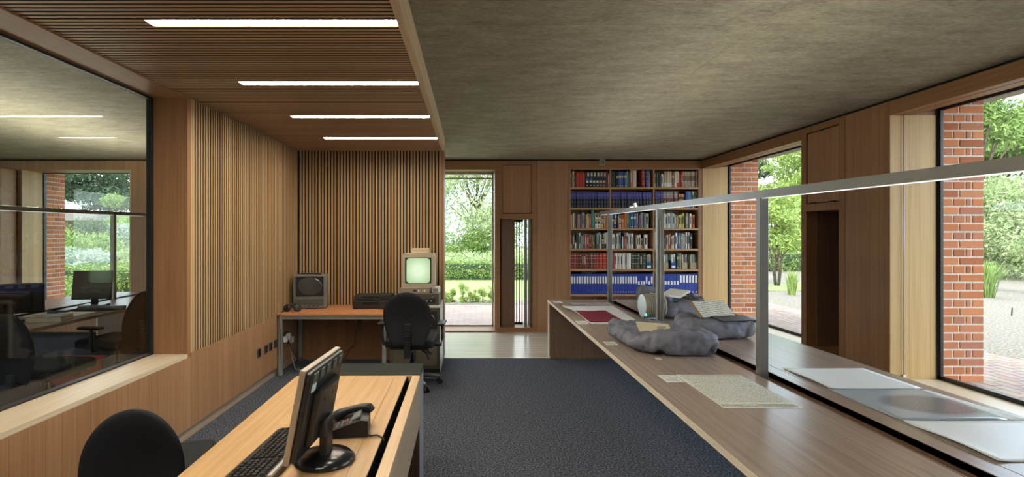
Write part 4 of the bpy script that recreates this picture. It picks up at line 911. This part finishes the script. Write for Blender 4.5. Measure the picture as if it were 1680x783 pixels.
def office_chair(label, loc, rz, shape=dome, arms=True, bw_=.48, bh=.56, top=1.01, fab=None):
    """sitter faces local +Y... the backrest stands at local -Y"""
    t = thing('office_chair', label, 'chair', loc, rz); fab = fab or blackfab
    chair_back(bw_, bh, shape).build('backrest', fab, parent=t, loc=(0, -.22, top-bh), rot=(.10, 0, 0))
    seat = MB(); seat.box((0, .02, .475), (.50, .48, .085), bev=.038, seg=4); seat.build('seat', fab, parent=t)
    MB().box((0, .01, .425), (.40, .38, .03), bev=.01).build('seat_pan', black, parent=t)
    sp = MB(); sp.box((0, -.285, .52), (.065, .02, .34), rot=(-.06, 0, 0), bev=.006).box((0, -.18, .40), (.06, .22, .025), bev=.004)
    for i in range(9): sp.box((0, -.297, .40+i*.028), (.058, .012, .008))
    if arms: sp.build('back_bracket', black, parent=t)
    else: sp.bm.free(); MB().box((0, -.20, .40), (.06, .18, .02), bev=.004).box((0, -.275, .44), (.06, .018, .10), bev=.004).build('back_bracket', black, parent=t)
    if arms:
        for s_ in (-1, 1):
            a = MB().tube([(.20*s_, .0, .425), (.30*s_, .0, .43), (.315*s_, .0, .50), (.312*s_, 0, .64)], .017, n=10); a.build('arm_post', black, parent=t)
            MB().box((.308*s_, .01, .655), (.075, .24, .028), bev=.012, seg=3).build('arm_pad', black, parent=t)
    MB().cyl((0, 0, .10), (0, 0, .26), .028).cyl((0, 0, .26), (0, 0, .42), .018).build('gas_column', black, parent=t)
    for i in range(5):
        a = 2*PI*i/5+.35; l = MB(); dx, dy = math.cos(a), math.sin(a)
        l.tube([(.03*dx, .03*dy, .115), (.18*dx, .18*dy, .10), (.29*dx, .29*dy, .075)], [.026, .020, .014], n=10); lg = l.build('base_spoke', plain('spoke_grey', (.10, .10, .10), .3, .3), parent=t)
        MB().cyl((.29*dx-.012*dy, .29*dy+.012*dx, .028), (.29*dx-.028*dy, .29*dy+.028*dx, .028), .028, n=18).cyl((.29*dx+.012*dy, .29*dy-.012*dx, .028), (.29*dx+.028*dy, .29*dy-.028*dx, .028), .028, n=18).cyl((.29*dx, .29*dy, .03), (.29*dx, .29*dy, .075), .01, n=10).build('caster', black, parent=lg)
    MB().tube([(.05, -.05, .41), (.16, -.10, .395), (.22, -.13, .36)], [.008, .008, .015], n=8).tube([(.05, -.02, .41), (.17, -.14, .37), (.20, -.18, .32)], [.008, .008, .014], n=8).build('lever', black, parent=t)
    return t
office_chair('black domed swivel chair with armrests pulled up to the beech desk', (-.605, 5.38, 0), -.06)
office_chair('black round-topped swivel chair beside the front computer desk, only its back showing', (-1.47, 2.37, 0), .35, shape=roundtop, arms=False, bw_=.375, bh=.52, top=.872)
office_chair('dark swivel chair seen through the glass in front of the wide monitor', (-3.50, 4.25, 0), -.12, arms=False, bw_=.42, top=.97)
office_chair('dark swivel chair close behind the glass edge, facing the far table', (-3.66, 5.36, 0), PI/2-.12, shape=roundtop, bw_=.50, bh=.60, top=.995)

# ================================================================ FRONT DESK
t = thing('computer_desk', 'oak desk with a dark cable slot and black-topped end cabinet', 'desk', (-.297, 3.05, 0), .0125); FD = t
MB().b(-.723, -.148, -2.7, -.002, TZ-.03, TZ).build('desktop', deskw, parent=t)
MB().b(-.1465, -.075, -2.7, -.012, TZ-.03, TZ-.0005).build('hatch_strip', deskw, parent=t)
MB().b(-.148, 0, -.0115, -.002, TZ-.03, TZ).b(-.0445, 0, -2.7, -.012, TZ-.03, TZ).build('edge_strip', wood('desk_edge', (.48, .31, .17), (.64, .46, .28), 'Y', rough=.4), parent=t)
MB().b(-.076, -.074, -2.7, -.012, TZ-.08, TZ+.001).b(-.0455, -.0435, -2.7, -.012, TZ-.08, TZ-.001).b(-.076, -.0435, -2.7, -.012, TZ-.09, TZ-.08).build('cable_slot', black_matt, parent=t)
MB().b(-.022, 0, -2.7, -.002, .462, TZ-.03).build('apron', wood('desk_apron', (.42, .30, .19), (.58, .44, .30), 'Y', rough=.45), parent=t)
MB().b(-.723, -.003, .003, .285, .0, .715).build('end_cabinet', greypan, parent=t)
MB().b(-.723, -.001, .001, .288, .716, .741).build('cabinet_top', lino, parent=t)
MB().b(-.72, -.004, -.004, .001, .0, TZ-.03).build('cabinet_front', brownp, parent=t)
MB().b(-.70, -.05, -2.66, -2.62, 0, TZ-.03).build('support_panel', brownp, parent=t)
# bin
t = thing('waste_bin', 'black waste bin with pale liner rim under the front computer desk', 'bin', (-.50, 2.76, 0))
MB().lathe([(.0, 0), (.115, 0), (.135, .33), (.130, .33), (.11, .006), (0, .006)], 32).build('bucket', black, parent=t)
MB().tube([(.134*math.cos(a), .134*math.sin(a), .332+.006*math.sin(5*a)) for a in [2*PI*i/32 for i in range(33)]], .005, n=6).build('liner', alulight, parent=t)
# monitor on desk: screen faces -X
def flat_monitor(label, loc, rz, w, h, tilt, lift, bez=None, scr=None, base='oval', sticker=False, vents=True, d=.035):  # noqa
    """local: screen faces -Y, origin at stand base on the table"""
    bez = bez or black; t = thing('computer_monitor', label, 'computer monitor', loc, rz)
    R = (-tilt, 0, 0); P = (0, 0, lift+h/2)
    MB().box((0, 0, 0), (w, d*.6, h), bev=.004).build('bezel', bez, parent=t, loc=P, rot=R)
    MB().box((0, -d*.3-.0008, .004), (w-.035, .002, h-.045)).build('screen', scr or plain('lcd_off', (.018, .022, .025), .12, spec=.6), parent=t, loc=P, rot=R)
    bk = MB(); bk.box((0, d*.55, 0), (w*.97, d*.6, h*.96), bev=.012, seg=3).box((0, d*1.0, -.02), (w*.62, .03, h*.62), bev=.012)
    bk.build('rear_shell', black, parent=t, loc=P, rot=R)
    if vents:
        for i in range(5): MB().box((-w*.36+i*w*.18, d*.86, h*.405), (w*.11, .004, h*.10)).build('vent_panel', plain('vent_green_grey', (.09, .11, .085), .4), parent=t, loc=P, rot=R)
        MB().cyl((-w*.12, d*1.30, h*.1), (-w*.12, d*1.43, h*.1), .008, n=10).cyl((w*.12, d*1.30, h*.1), (w*.12, d*1.43, h*.1), .008, n=10).build('screw', black_matt, parent=t, loc=P, rot=R)
    if sticker: MB().box((w*.36, d*.87, h*.30), (w*.10, .004, h*.085), bev=.001, seg=1).build('sticker', plain('pale_sticker', (.66, .85, .78), .4), parent=t, loc=P, rot=R)
    MB().box((0, .045, lift*.55+.05), (.07, .03, lift+.10), bev=.008).box((0, .035, lift+.075), (.10, .05, .06), bev=.01).build('stand_neck', black, parent=t)
    if base == 'oval': MB().lathe([(0, 0), (.105, 0), (.11, .008), (.095, .022), (.05, .032), (0, .034)], 40).build('stand_base', plain('gloss_black', (.012, .012, .014), .2), parent=t, loc=(0, .04, 0))
    else: MB().box((0, .04, .012), (.26, .2, .024), bev=.01).build('stand_base', black, parent=t)
    return t
flat_monitor('black flat monitor seen from behind on the front oak desk, tilted back', (-.575, 1.905, TZ+.0005), -PI/2-.06, .375, .325, .19, .055, bez=plain('bezel_tan_silver', (.30, .25, .20), .4, .2), sticker=True)
# keyboard (length along X local)
def keyboard(label, loc, rz, rim=None):
    t = thing('keyboard', label, 'keyboard', loc, rz)
    MB().prism([(-.085, 0), (.085, 0), (.085, .026), (.07, .030), (-.075, .014), (-.085, .012)], .46, Matrix(((0, 0, 1, -.23), (1, 0, 0, 0), (0, 1, 0, 0), (0, 0, 0, 1)))).build('case', rim or black, parent=t)
    k = MB()
    for r in range(6):
        y = -.060+r*.0215+(.006 if r == 5 else 0); z = .0165+(y+.075)/.145*.016
        x = -.218
        while x < .212:
            if -.218+.30 < x < -.218+.312 or .352-.218 < x < .364-.218: x += .012; continue
            wd = .018
            if r == 0 and -.13 < x < .0: wd = .112
            k.box((x+wd/2, y, z), (wd-.0025, .0175, .009), rot=(.11, 0, 0), taper=(.82, .8)); x += wd+.0008
    k.build('keys', plain('key_black', (.014, .014, .015), .45), parent=t)
    MB().b(-.23, .23, .076, .088, .024, .034).build('rear_strip', plain('key_silver', (.40, .39, .36), .35, .4), parent=t)
    return t
keyboard('black keyboard with silver strip in front of the tilted monitor', (-.735, 1.945, TZ+.0005), -PI/2-.05)
# cable from keyboard
tag(MB().tube([(-.66, 2.17, TZ+.012), (-.665, 2.23, TZ+.03), (-.62, 2.29, TZ+.02), (-.53, 2.28, TZ+.008), (-.50, 2.2, TZ+.008)], .008).build('cable', black), 'thick black cable curving behind the keyboard on the front desk', 'cable')
tag(MB().tube([(-.455, 2.16, TZ+.006), (-.41, 2.12, TZ+.006), (-.385, 2.13, TZ+.006), (-.352, 2.10, TZ+.004), (-.347, 2.09, TZ-.03)], .004).build('cable', black), 'thin black phone cable running into the desk slot', 'cable')
# phone
t = thing('telephone', 'black desk telephone with handset behind the tilted monitor', 'telephone', (-.505, 2.185, TZ+.0005), -PI/2+.12); t.scale = (.76, .76, .76)
MB().prism([(-.10, 0), (.10, 0), (.10, .085), (.06, .09), (-.10, .035)], .19, Matrix(((0, 0, 1, -.095), (1, 0, 0, 0), (0, 1, 0, 0), (0, 0, 0, 1)))).build('body', plain('phone_black', (.012, .013, .016), .45), parent=t)
kp = MB()
for i in range(4):
    for j in range(4): kp.box((.0+.022*j, -.065+.024*i, .045+.008*i), (.014, .013, .01), rot=(.33, 0, 0))
kp.build('keypad', plain('keypad_grey', (.22, .20, .20), .4), parent=t)
MB().box((.035, -.02, .063), (.02, .016, .012), rot=(.33, 0, 0)).build('red_key', plain('key_red', (.45, .05, .03), .4), parent=t)
MB().box((.0, .035, .088), (.11, .05, .008), rot=(.5, 0, 0)).build('display', plain('display_grey', (.24, .25, .24), .25), parent=t)
MB().tube([(-.065, -.095, .052), (-.066, -.085, .066), (-.066, -.06, .080), (-.066, -.02, .094), (-.066, .03, .106), (-.066, .07, .110), (-.066, .095, .104), (-.065, .108, .086)], [.024, .029, .027, .021, .020, .023, .029, .026], n=16).build('handset', plain('phone_black', (0, 0, 0)), parent=t)

# ================================================================ OFFICE BEHIND THE GLASS
TX = -4.62
flat_monitor('flat monitor with grey screen beside the office window behind the glass', (-4.34, 5.95, TZ+.0005), .22, .40, .33, .16, .085, scr=plain('lcd_grey', (.05, .058, .06), .25), vents=False, base='box')
flat_monitor('wide black monitor seen from behind at the edge behind the glass', (-4.40, 4.95, TZ+.0005), PI+.55, .52, .29, .05, .07, vents=True, base='box')
keyboard('black keyboard on the far table behind the glass', (-4.08, 5.70, TZ+.0005), .25)
t = thing('ledger', 'thick grey ledger lying on the table behind the glass', 'book', (-4.05, 4.99, TZ+.0005), .2)
MB().b(-.15, .15, -.11, .11, 0, .004).b(-.15, .15, -.11, .11, .046, .05).b(-.152, -.148, -.11, .11, 0, .05).build('cover', plain('ledger_grey', (.30, .31, .32), .6), parent=t)
MB().b(-.146, .144, -.104, .104, .004, .046).build('page_block', pages, parent=t)
sheet('paper_pile', [(-4.30, 5.25), (-3.98, 5.25), (-3.98, 5.50), (-4.28, 5.52)], paper, 'loose white papers between the keyboard and the ledger behind the glass', 'papers', thick=.008)
MBp = MB().b(-.10, .10, -.07, .07, 0, .03, bev=.005).b(-.09, -.04, -.06, .06, .03, .05, bev=.005)
tag(MBp.build('desk_phone', black, loc=(-4.36, 5.52, TZ+.0005)), 'black desk phone on the table between the monitors behind the glass', 'telephone')
redp = plain('crate_red', (.55, .06, .06), .45)
t = thing('crate', 'red plastic crate with flared rim on the office floor behind the glass', 'crate', (-3.71, 4.81, 0), .0); t.scale = (.93, .8, 1.25)
cm = MB()
def ring(w0, d0, z): return [(-w0, -d0, z), (w0, -d0, z), (w0, d0, z), (-w0, d0, z)]
A = [ring(.17, .14, .0), ring(.215, .18, .30), ring(.235, .20, .30), ring(.235, .20, .33), ring(.21, .175, .33), ring(.165, .135, .01)]
V = [[cm.bm.verts.new(p) for p in r] for r in A]
for a_, b_ in zip(V, V[1:]):
    for i in range(4): cm.bm.faces.new((a_[i], a_[(i+1) % 4], b_[(i+1) % 4], b_[i]))
cm.bm.faces.new(V[0][::-1]); cm.bm.faces.new(V[-1]); cm.build('tub', redp, parent=t)

t = thing('bookcase', 'dim wooden shelves with box files at the edge behind the interior glass', 'bookcase', (-8.3, YB-.30, 0))
MB().b(-.6, -.58, 0, .29, 0, 2.6).b(1.0, 1.02, 0, .29, 0, 2.6).b(-.6, 1.02, .27, .29, 0, 2.6).build('carcass', shelfw, parent=t)
SO = [.12, .55, .98, 1.41, 1.84, 2.27]
for z in SO + [2.58]: MB().b(-.58, 1.0, .0, .27, z-.03, z).build('shelf', shelfw, parent=t)
for r_, z in enumerate(SO[2:]):
    for k_ in range(4):
        o = MB().b(-.05, .05, 0, .22, 0, .26, bev=.002, seg=1).b(-.03, .03, -.001, .0, .16, .22, mi=1).build('box_file', [plain('box_file_tan', (.33, .20, .11), .6), creamp], loc=(-8.3+.60+k_*.105, YB-.28, z+.001))
        tag(o, f'tan box file behind the glass, {ORD[k_]} along on the {["low", "middle", "upper", "highest"][r_]} office shelf', 'box file', 'box files on the office shelves')

# ================================================================ PLANTS OUTSIDE
leafm = {
 'mid': islandmat('leaf_mid', [(.10, .17, .04), (.22, .33, .09), (.36, .46, .16)], .7, .3),
 'pale': islandmat('leaf_pale', [(.19, .26, .10), (.34, .41, .20), (.50, .55, .33)], .7, .35),
 'dark': islandmat('leaf_dark', [(.03, .06, .025), (.07, .12, .05), (.13, .19, .09)], .7, .2),
 'pine': islandmat('leaf_pine', [(.05, .09, .06), (.10, .16, .10), (.18, .25, .16)], .8, .2),
 'lime': islandmat('leaf_lime', [(.19, .28, .05), (.30, .40, .10), (.43, .52, .20)], .7, .35),
 'silver': islandmat('leaf_silver', [(.22, .28, .22), (.36, .43, .36), (.52, .58, .50)], .7, .3)}
barkm = noisemat('bark', [(.07, .05, .035), (.19, .15, .11)], 14, bump=.6, dist=.02)
def leaves(name, blobs, n, size, mat, parent, seed=0, aspect=.55, shell=.55):
    """blobs: (cx,cy,cz,rx,ry,rz); n leaves in total, as small bent quads"""
    rg = np.random.default_rng(seed); B = np.array(blobs, float); vol = (B[:, 3]*B[:, 4]*B[:, 5])**.7; idx = rg.choice(len(B), n, p=vol/vol.sum())
    d = rg.normal(size=(n, 3)); d /= np.linalg.norm(d, axis=1)[:, None]; r = shell+(1-shell)*rg.random(n)**.6; r *= 1+.12*rg.normal(size=n)
    c = B[idx, :3]+d*r[:, None]*B[idx, 3:]
    a = rg.normal(size=(n, 3)); a /= np.linalg.norm(a, axis=1)[:, None]; t = rg.normal(size=(n, 3)); b = np.cross(a, t); b /= np.linalg.norm(b, axis=1)[:, None]
    s = size*(.6+.8*rg.random(n))[:, None]
    v = np.stack([c-a*s, c+b*s*aspect*.6, c+a*s, c-b*s*aspect*.6], 1).reshape(-1, 3)
    me = bpy.data.meshes.new(name); me.vertices.add(4*n); me.vertices.foreach_set('co', v.ravel()); me.loops.add(4*n); me.loops.foreach_set('vertex_index', np.arange(4*n, dtype=np.int32))
    me.polygons.add(n); me.polygons.foreach_set('loop_start', np.arange(0, 4*n, 4, dtype=np.int32)); me.polygons.foreach_set('loop_total', np.full(n, 4, dtype=np.int32)); me.update(); me.materials.append(leafm[mat])
    o = bpy.data.objects.new(name, me); COL.objects.link(o); o.parent = parent; return o
def tree(label, x, y, z0, h, r, mat, seed, n=9000, size=.09, trunk=True, low=.25, flat=.7, name='tree', cat='tree', stems=1, blobs_n=14, grp=None, shell=.5, nbr=10):
    t = thing(name, label, cat, (x, y, z0), 0, grp); rn = random.Random(seed); bl = []
    for i in range(blobs_n):
        a = rn.uniform(0, 2*PI); v = rn.random(); zz = h*(low+(1-low-.08)*v); q = r*(1-abs(v-.4)*.9)*math.sqrt(rn.random())*.85
        s = r*rn.uniform(.28, .5); bl.append((q*math.cos(a), q*math.sin(a), zz, s, s, s*flat))
    if trunk:
        m = MB()
        for k in range(stems):
            a = 2*PI*k/max(1, stems)+.3; sp = .0 if stems == 1 else r*.45
            m.tube([(.05*math.cos(a)*(stems > 1), .05*math.sin(a)*(stems > 1), 0), (sp*.4*math.cos(a), sp*.4*math.sin(a), h*.3), (sp*math.cos(a)+rn.uniform(-.05, .05)*h, sp*math.sin(a), h*.75)], [max(.012, h*.016/stems**.5), max(.01, h*.012/stems**.5), .01], n=8)
        for k in range(nbr):
            b_ = bl[k % len(bl)]; zb = b_[2]*.55; m.tube([(0, 0, zb), (b_[0]*.5+rn.uniform(-.1, .1), b_[1]*.5, (zb+b_[2])/2), (b_[0], b_[1], b_[2])], [h*.008, h*.005, h*.002], n=6)
        m.build('trunk', barkm, parent=t)
    leaves('foliage', bl, n, size, mat, t, seed, shell=shell)
    return t
def hedge(label, x0, x1, y0, y1, z0, h, mat, n, size, seed=0):
    t = thing('hedge', label, 'hedge', ((x0+x1)/2, (y0+y1)/2, z0)); rn = random.Random(seed); L = x1-x0; D = y1-y0; bl = []
    k = max(3, int(L/(h*.55)))
    for i in range(k): bl.append((-L/2+L*(i+.5)/k, rn.uniform(-.1, .1)*D, h*.5, L/k*.75, D/2, h*.5*rn.uniform(.92, 1.06)))
    for i in range(k): bl.append((-L/2+L*(i+.5)/k, 0, h*.28, L/k*.7, D/2*1.05, h*.3))
    MB().b(-L/2+.1, L/2-.1, -D*.32, D*.32, 0, h*.8).build('branches', plain('hedge_core', (.03, .05, .02), .9), parent=t)
    leaves('foliage', bl, n, size, mat, t, seed, shell=.75); return t
def tuft(label, x, y, z0, h, n, spread, mat='pale', name='grass_tuft', cat='plant', seed=0, wid=.012):
    rn = random.Random(seed); mb = MB()
    for i in range(n):
        a = rn.uniform(0, 2*PI); hh = h*rn.uniform(.6, 1); s = spread*rn.uniform(.2, 1); p = Vector((rn.uniform(-.12, .12)*spread*2, rn.uniform(-.12, .12)*spread*2, 0)); d = Vector((math.cos(a), math.sin(a), 0)); c = Vector((-math.sin(a), math.cos(a), 0))*wid
        pts = [p, p+d*s*.35+Vector((0, 0, hh*.65)), p+d*s+Vector((0, 0, hh))]
        v = [mb.bm.verts.new(q) for q in (pts[0]-c, pts[0]+c, pts[1]+c*.8, pts[1]-c*.8, pts[2])]
        mb.bm.faces.new(v[:4]); mb.bm.faces.new((v[3], v[2], v[4]))
    return tag(mb.build(name, leafm[mat], loc=(x, y, z0)), label, cat)

# --- beyond the back window
for i, x in enumerate((-.62, -.42, -.17, .05, .28, .5)):
    tree(f'young leafy bedding plant, {ORD[i]} in the row outside the garden window', x, 11.95, 0, [.30, .34, .46, .30, .32, .4][i], .15, 'lime', 20+i, n=1000, size=.022, low=.0, flat=1.0, name='bedding_plant', cat='plant', blobs_n=10, grp='bedding plants along the paving')
hedge('clipped green hedge across the lawn beyond the garden window', -4, 4, 17.8, 18.5, 0, .68, 'mid', 30000, .045, 3)
t = thing('meadow_grass', 'long pale meadow grass growing behind the clipped hedge', 'grass', (0, 22, 0)); t['kind'] = 'stuff'
leaves('grass_blades', [(x*.5, 0, .35, .6, 1.6, .5) for x in range(-8, 9)], 16000, .06, 'pale', t, 6)
tree('spreading pale tree with crooked branches beyond the garden window', .3, 27.5, 0, 7.0, 3.6, 'pale', 31, n=26000, size=.085, low=.16, blobs_n=26, stems=3, shell=.25, nbr=26)
tree('looser pale tree behind the crooked-branched one', -3.6, 36, 0, 8.2, 3.0, 'pale', 32, n=14000, size=.10, low=.15, blobs_n=20, stems=2, shell=.3)
tree('dark rounded bush at the foot of the crooked tree', .6, 25.5, 0, 1.9, 1.3, 'mid', 33, n=7000, size=.06, trunk=False, low=.2, name='bush', cat='bush')
tree('dark low bush beside the pale trees beyond the meadow', -1.6, 25.8, 0, 1.8, 1.4, 'mid', 34, n=7000, size=.06, trunk=False, low=.2, name='bush', cat='bush')

# --- beyond the far side window (x/y about .56-.64)
G = .26
tree('airy multi-stemmed shrub outside the far side window', 7.75, 13.1, G, 2.55, .75, 'lime', 41, n=5200, size=.05, low=.35, stems=6, name='shrub', cat='shrub', blobs_n=16, shell=.2, nbr=10)
tuft('upright green grass clump at the bottom of the far side window', 6.95, 11.2, G, .62, 90, .22, 'lime', seed=42)
hedge('low clipped hedge behind the multi-stemmed shrub', 8.2, 15, 18.2, 19, G, .75, 'mid', 16000, .05, 43)
tree('bright bushy tree behind the multi-stemmed shrub', 14.6, 22.5, G, 5.6, 2.6, 'lime', 44, n=20000, size=.09, low=.12, blobs_n=20)
tree('dark evergreen at the brick pier edge of the far side window', 14.0, 26.3, G, 7.2, 1.7, 'dark', 45, n=14000, size=.08, low=.05, blobs_n=18)
tree('pale green tree closing the view through the far side window', 17.5, 27, G, 6.0, 3.0, 'pale', 46, n=16000, size=.10, low=.05, blobs_n=20)
# --- beyond the near side window (x/y about .99-1.1)
tuft('tall ornamental grass clump by the near brick pier', 10.75, 10.8, G, .85, 260, .45, 'mid', seed=51, wid=.008)
tuft('thin ornamental grass just beyond the tall clump', 12.2, 12.3, G, .7, 120, .4, 'lime', seed=52, wid=.008)
tree('wiry red-tinged young shrub at the picture edge', 12.3, 11.2, G, 2.0, .7, 'pale', 53, n=900, size=.05, low=.25, stems=5, name='shrub', cat='shrub', shell=.2)
tree('broad pale bush behind the ornamental grass', 16.2, 16.0, G, 2.9, 2.2, 'pale', 54, n=22000, size=.065, trunk=False, low=.08, name='bush', cat='bush', blobs_n=22)
tree('tiered dark cedar rising above the pale bush', 24.4, 23.6, G, 7.2, 3.6, 'mid', 55, n=30000, size=.10, low=.30, flat=.28, blobs_n=26)
tree('tall tree with open crown beside the cedar', 19.6, 19.9, G, 7.6, 1.8, 'mid', 56, n=5200, size=.10, low=.62, blobs_n=10, shell=.3)
tree('deep green evergreen mass behind the cedar', 25, 26, G, 6.0, 3.2, 'dark', 57, n=16000, size=.11, low=.05, blobs_n=20)
for i, (x, y) in enumerate(((8.72, 8.35), (8.9, 8.2), (9.55, 8.6))):
    tag(MB().tube([(0, 0, 0), (.01, 0, .14)], .009, n=6).build('marker_stake', black_matt, loc=(x, y, .25)), f'short dark stake in the gravel outside, {ORD[i]} of three', 'stake', 'stakes in the gravel')
# --- beyond the office window (x/y about -.78 .. -.66)
hedge('clipped hedge outside the office window behind the glass', -14.5, -6.5, 13.6, 14.3, 0, .75, 'mid', 26000, .045, 61)
tree('low leafy plants at the foot of the office window hedge', -10.4, 12.9, 0, .45, 1.0, 'mid', 62, n=3000, size=.04, trunk=False, low=.05, name='bush', cat='bush', flat=.4)
for i, (x, y, h, r, m) in enumerate(((-13.2, 17.5, 1.0, 1.2, 'silver'), (-11.6, 18.0, 1.2, 1.0, 'pale'), (-14.8, 20.5, 1.5, 1.4, 'mid'), (-16.6, 22.5, 2.0, 1.5, 'dark'), (-18.0, 23.5, 1.7, 1.6, 'lime'), (-15.6, 23.5, 1.9, 1.3, 'silver'), (-17.8, 26.5, 2.6, 1.6, 'mid'))):
    tree(f'{["silvery", "pale", "green", "dark", "yellow-green", "grey-leaved", "tall green"][i]} border shrub in the garden beyond the office window', x, y, 0, h, r, m, 63+i, n=5000, size=.07, trunk=False, low=.08, name='bush', cat='bush')
tree('big dark pine against the sky beyond the office window', -24.2, 33.5, 0, 7.4, 3.6, 'pine', 71, n=24000, size=.12, low=.42, flat=.4, blobs_n=22, shell=.3)
tree('round green tree beside the pine beyond the office window', -21.0, 31.5, 0, 4.0, 1.8, 'mid', 72, n=9000, size=.10, low=.05)
t = thing('summer_house', 'low brown garden building with grey roof beyond the office window', 'building', (-23.2, 29.5, 0))
MB().b(-2.4, 2.4, -.8, .8, 0, 2.35).build('walls', brownp, parent=t)
MB().b(-2.7, 2.7, -1.1, 1.1, 2.35, 2.85).build('roof', plain('roof_grey', (.20, .18, .18), .8), parent=t)
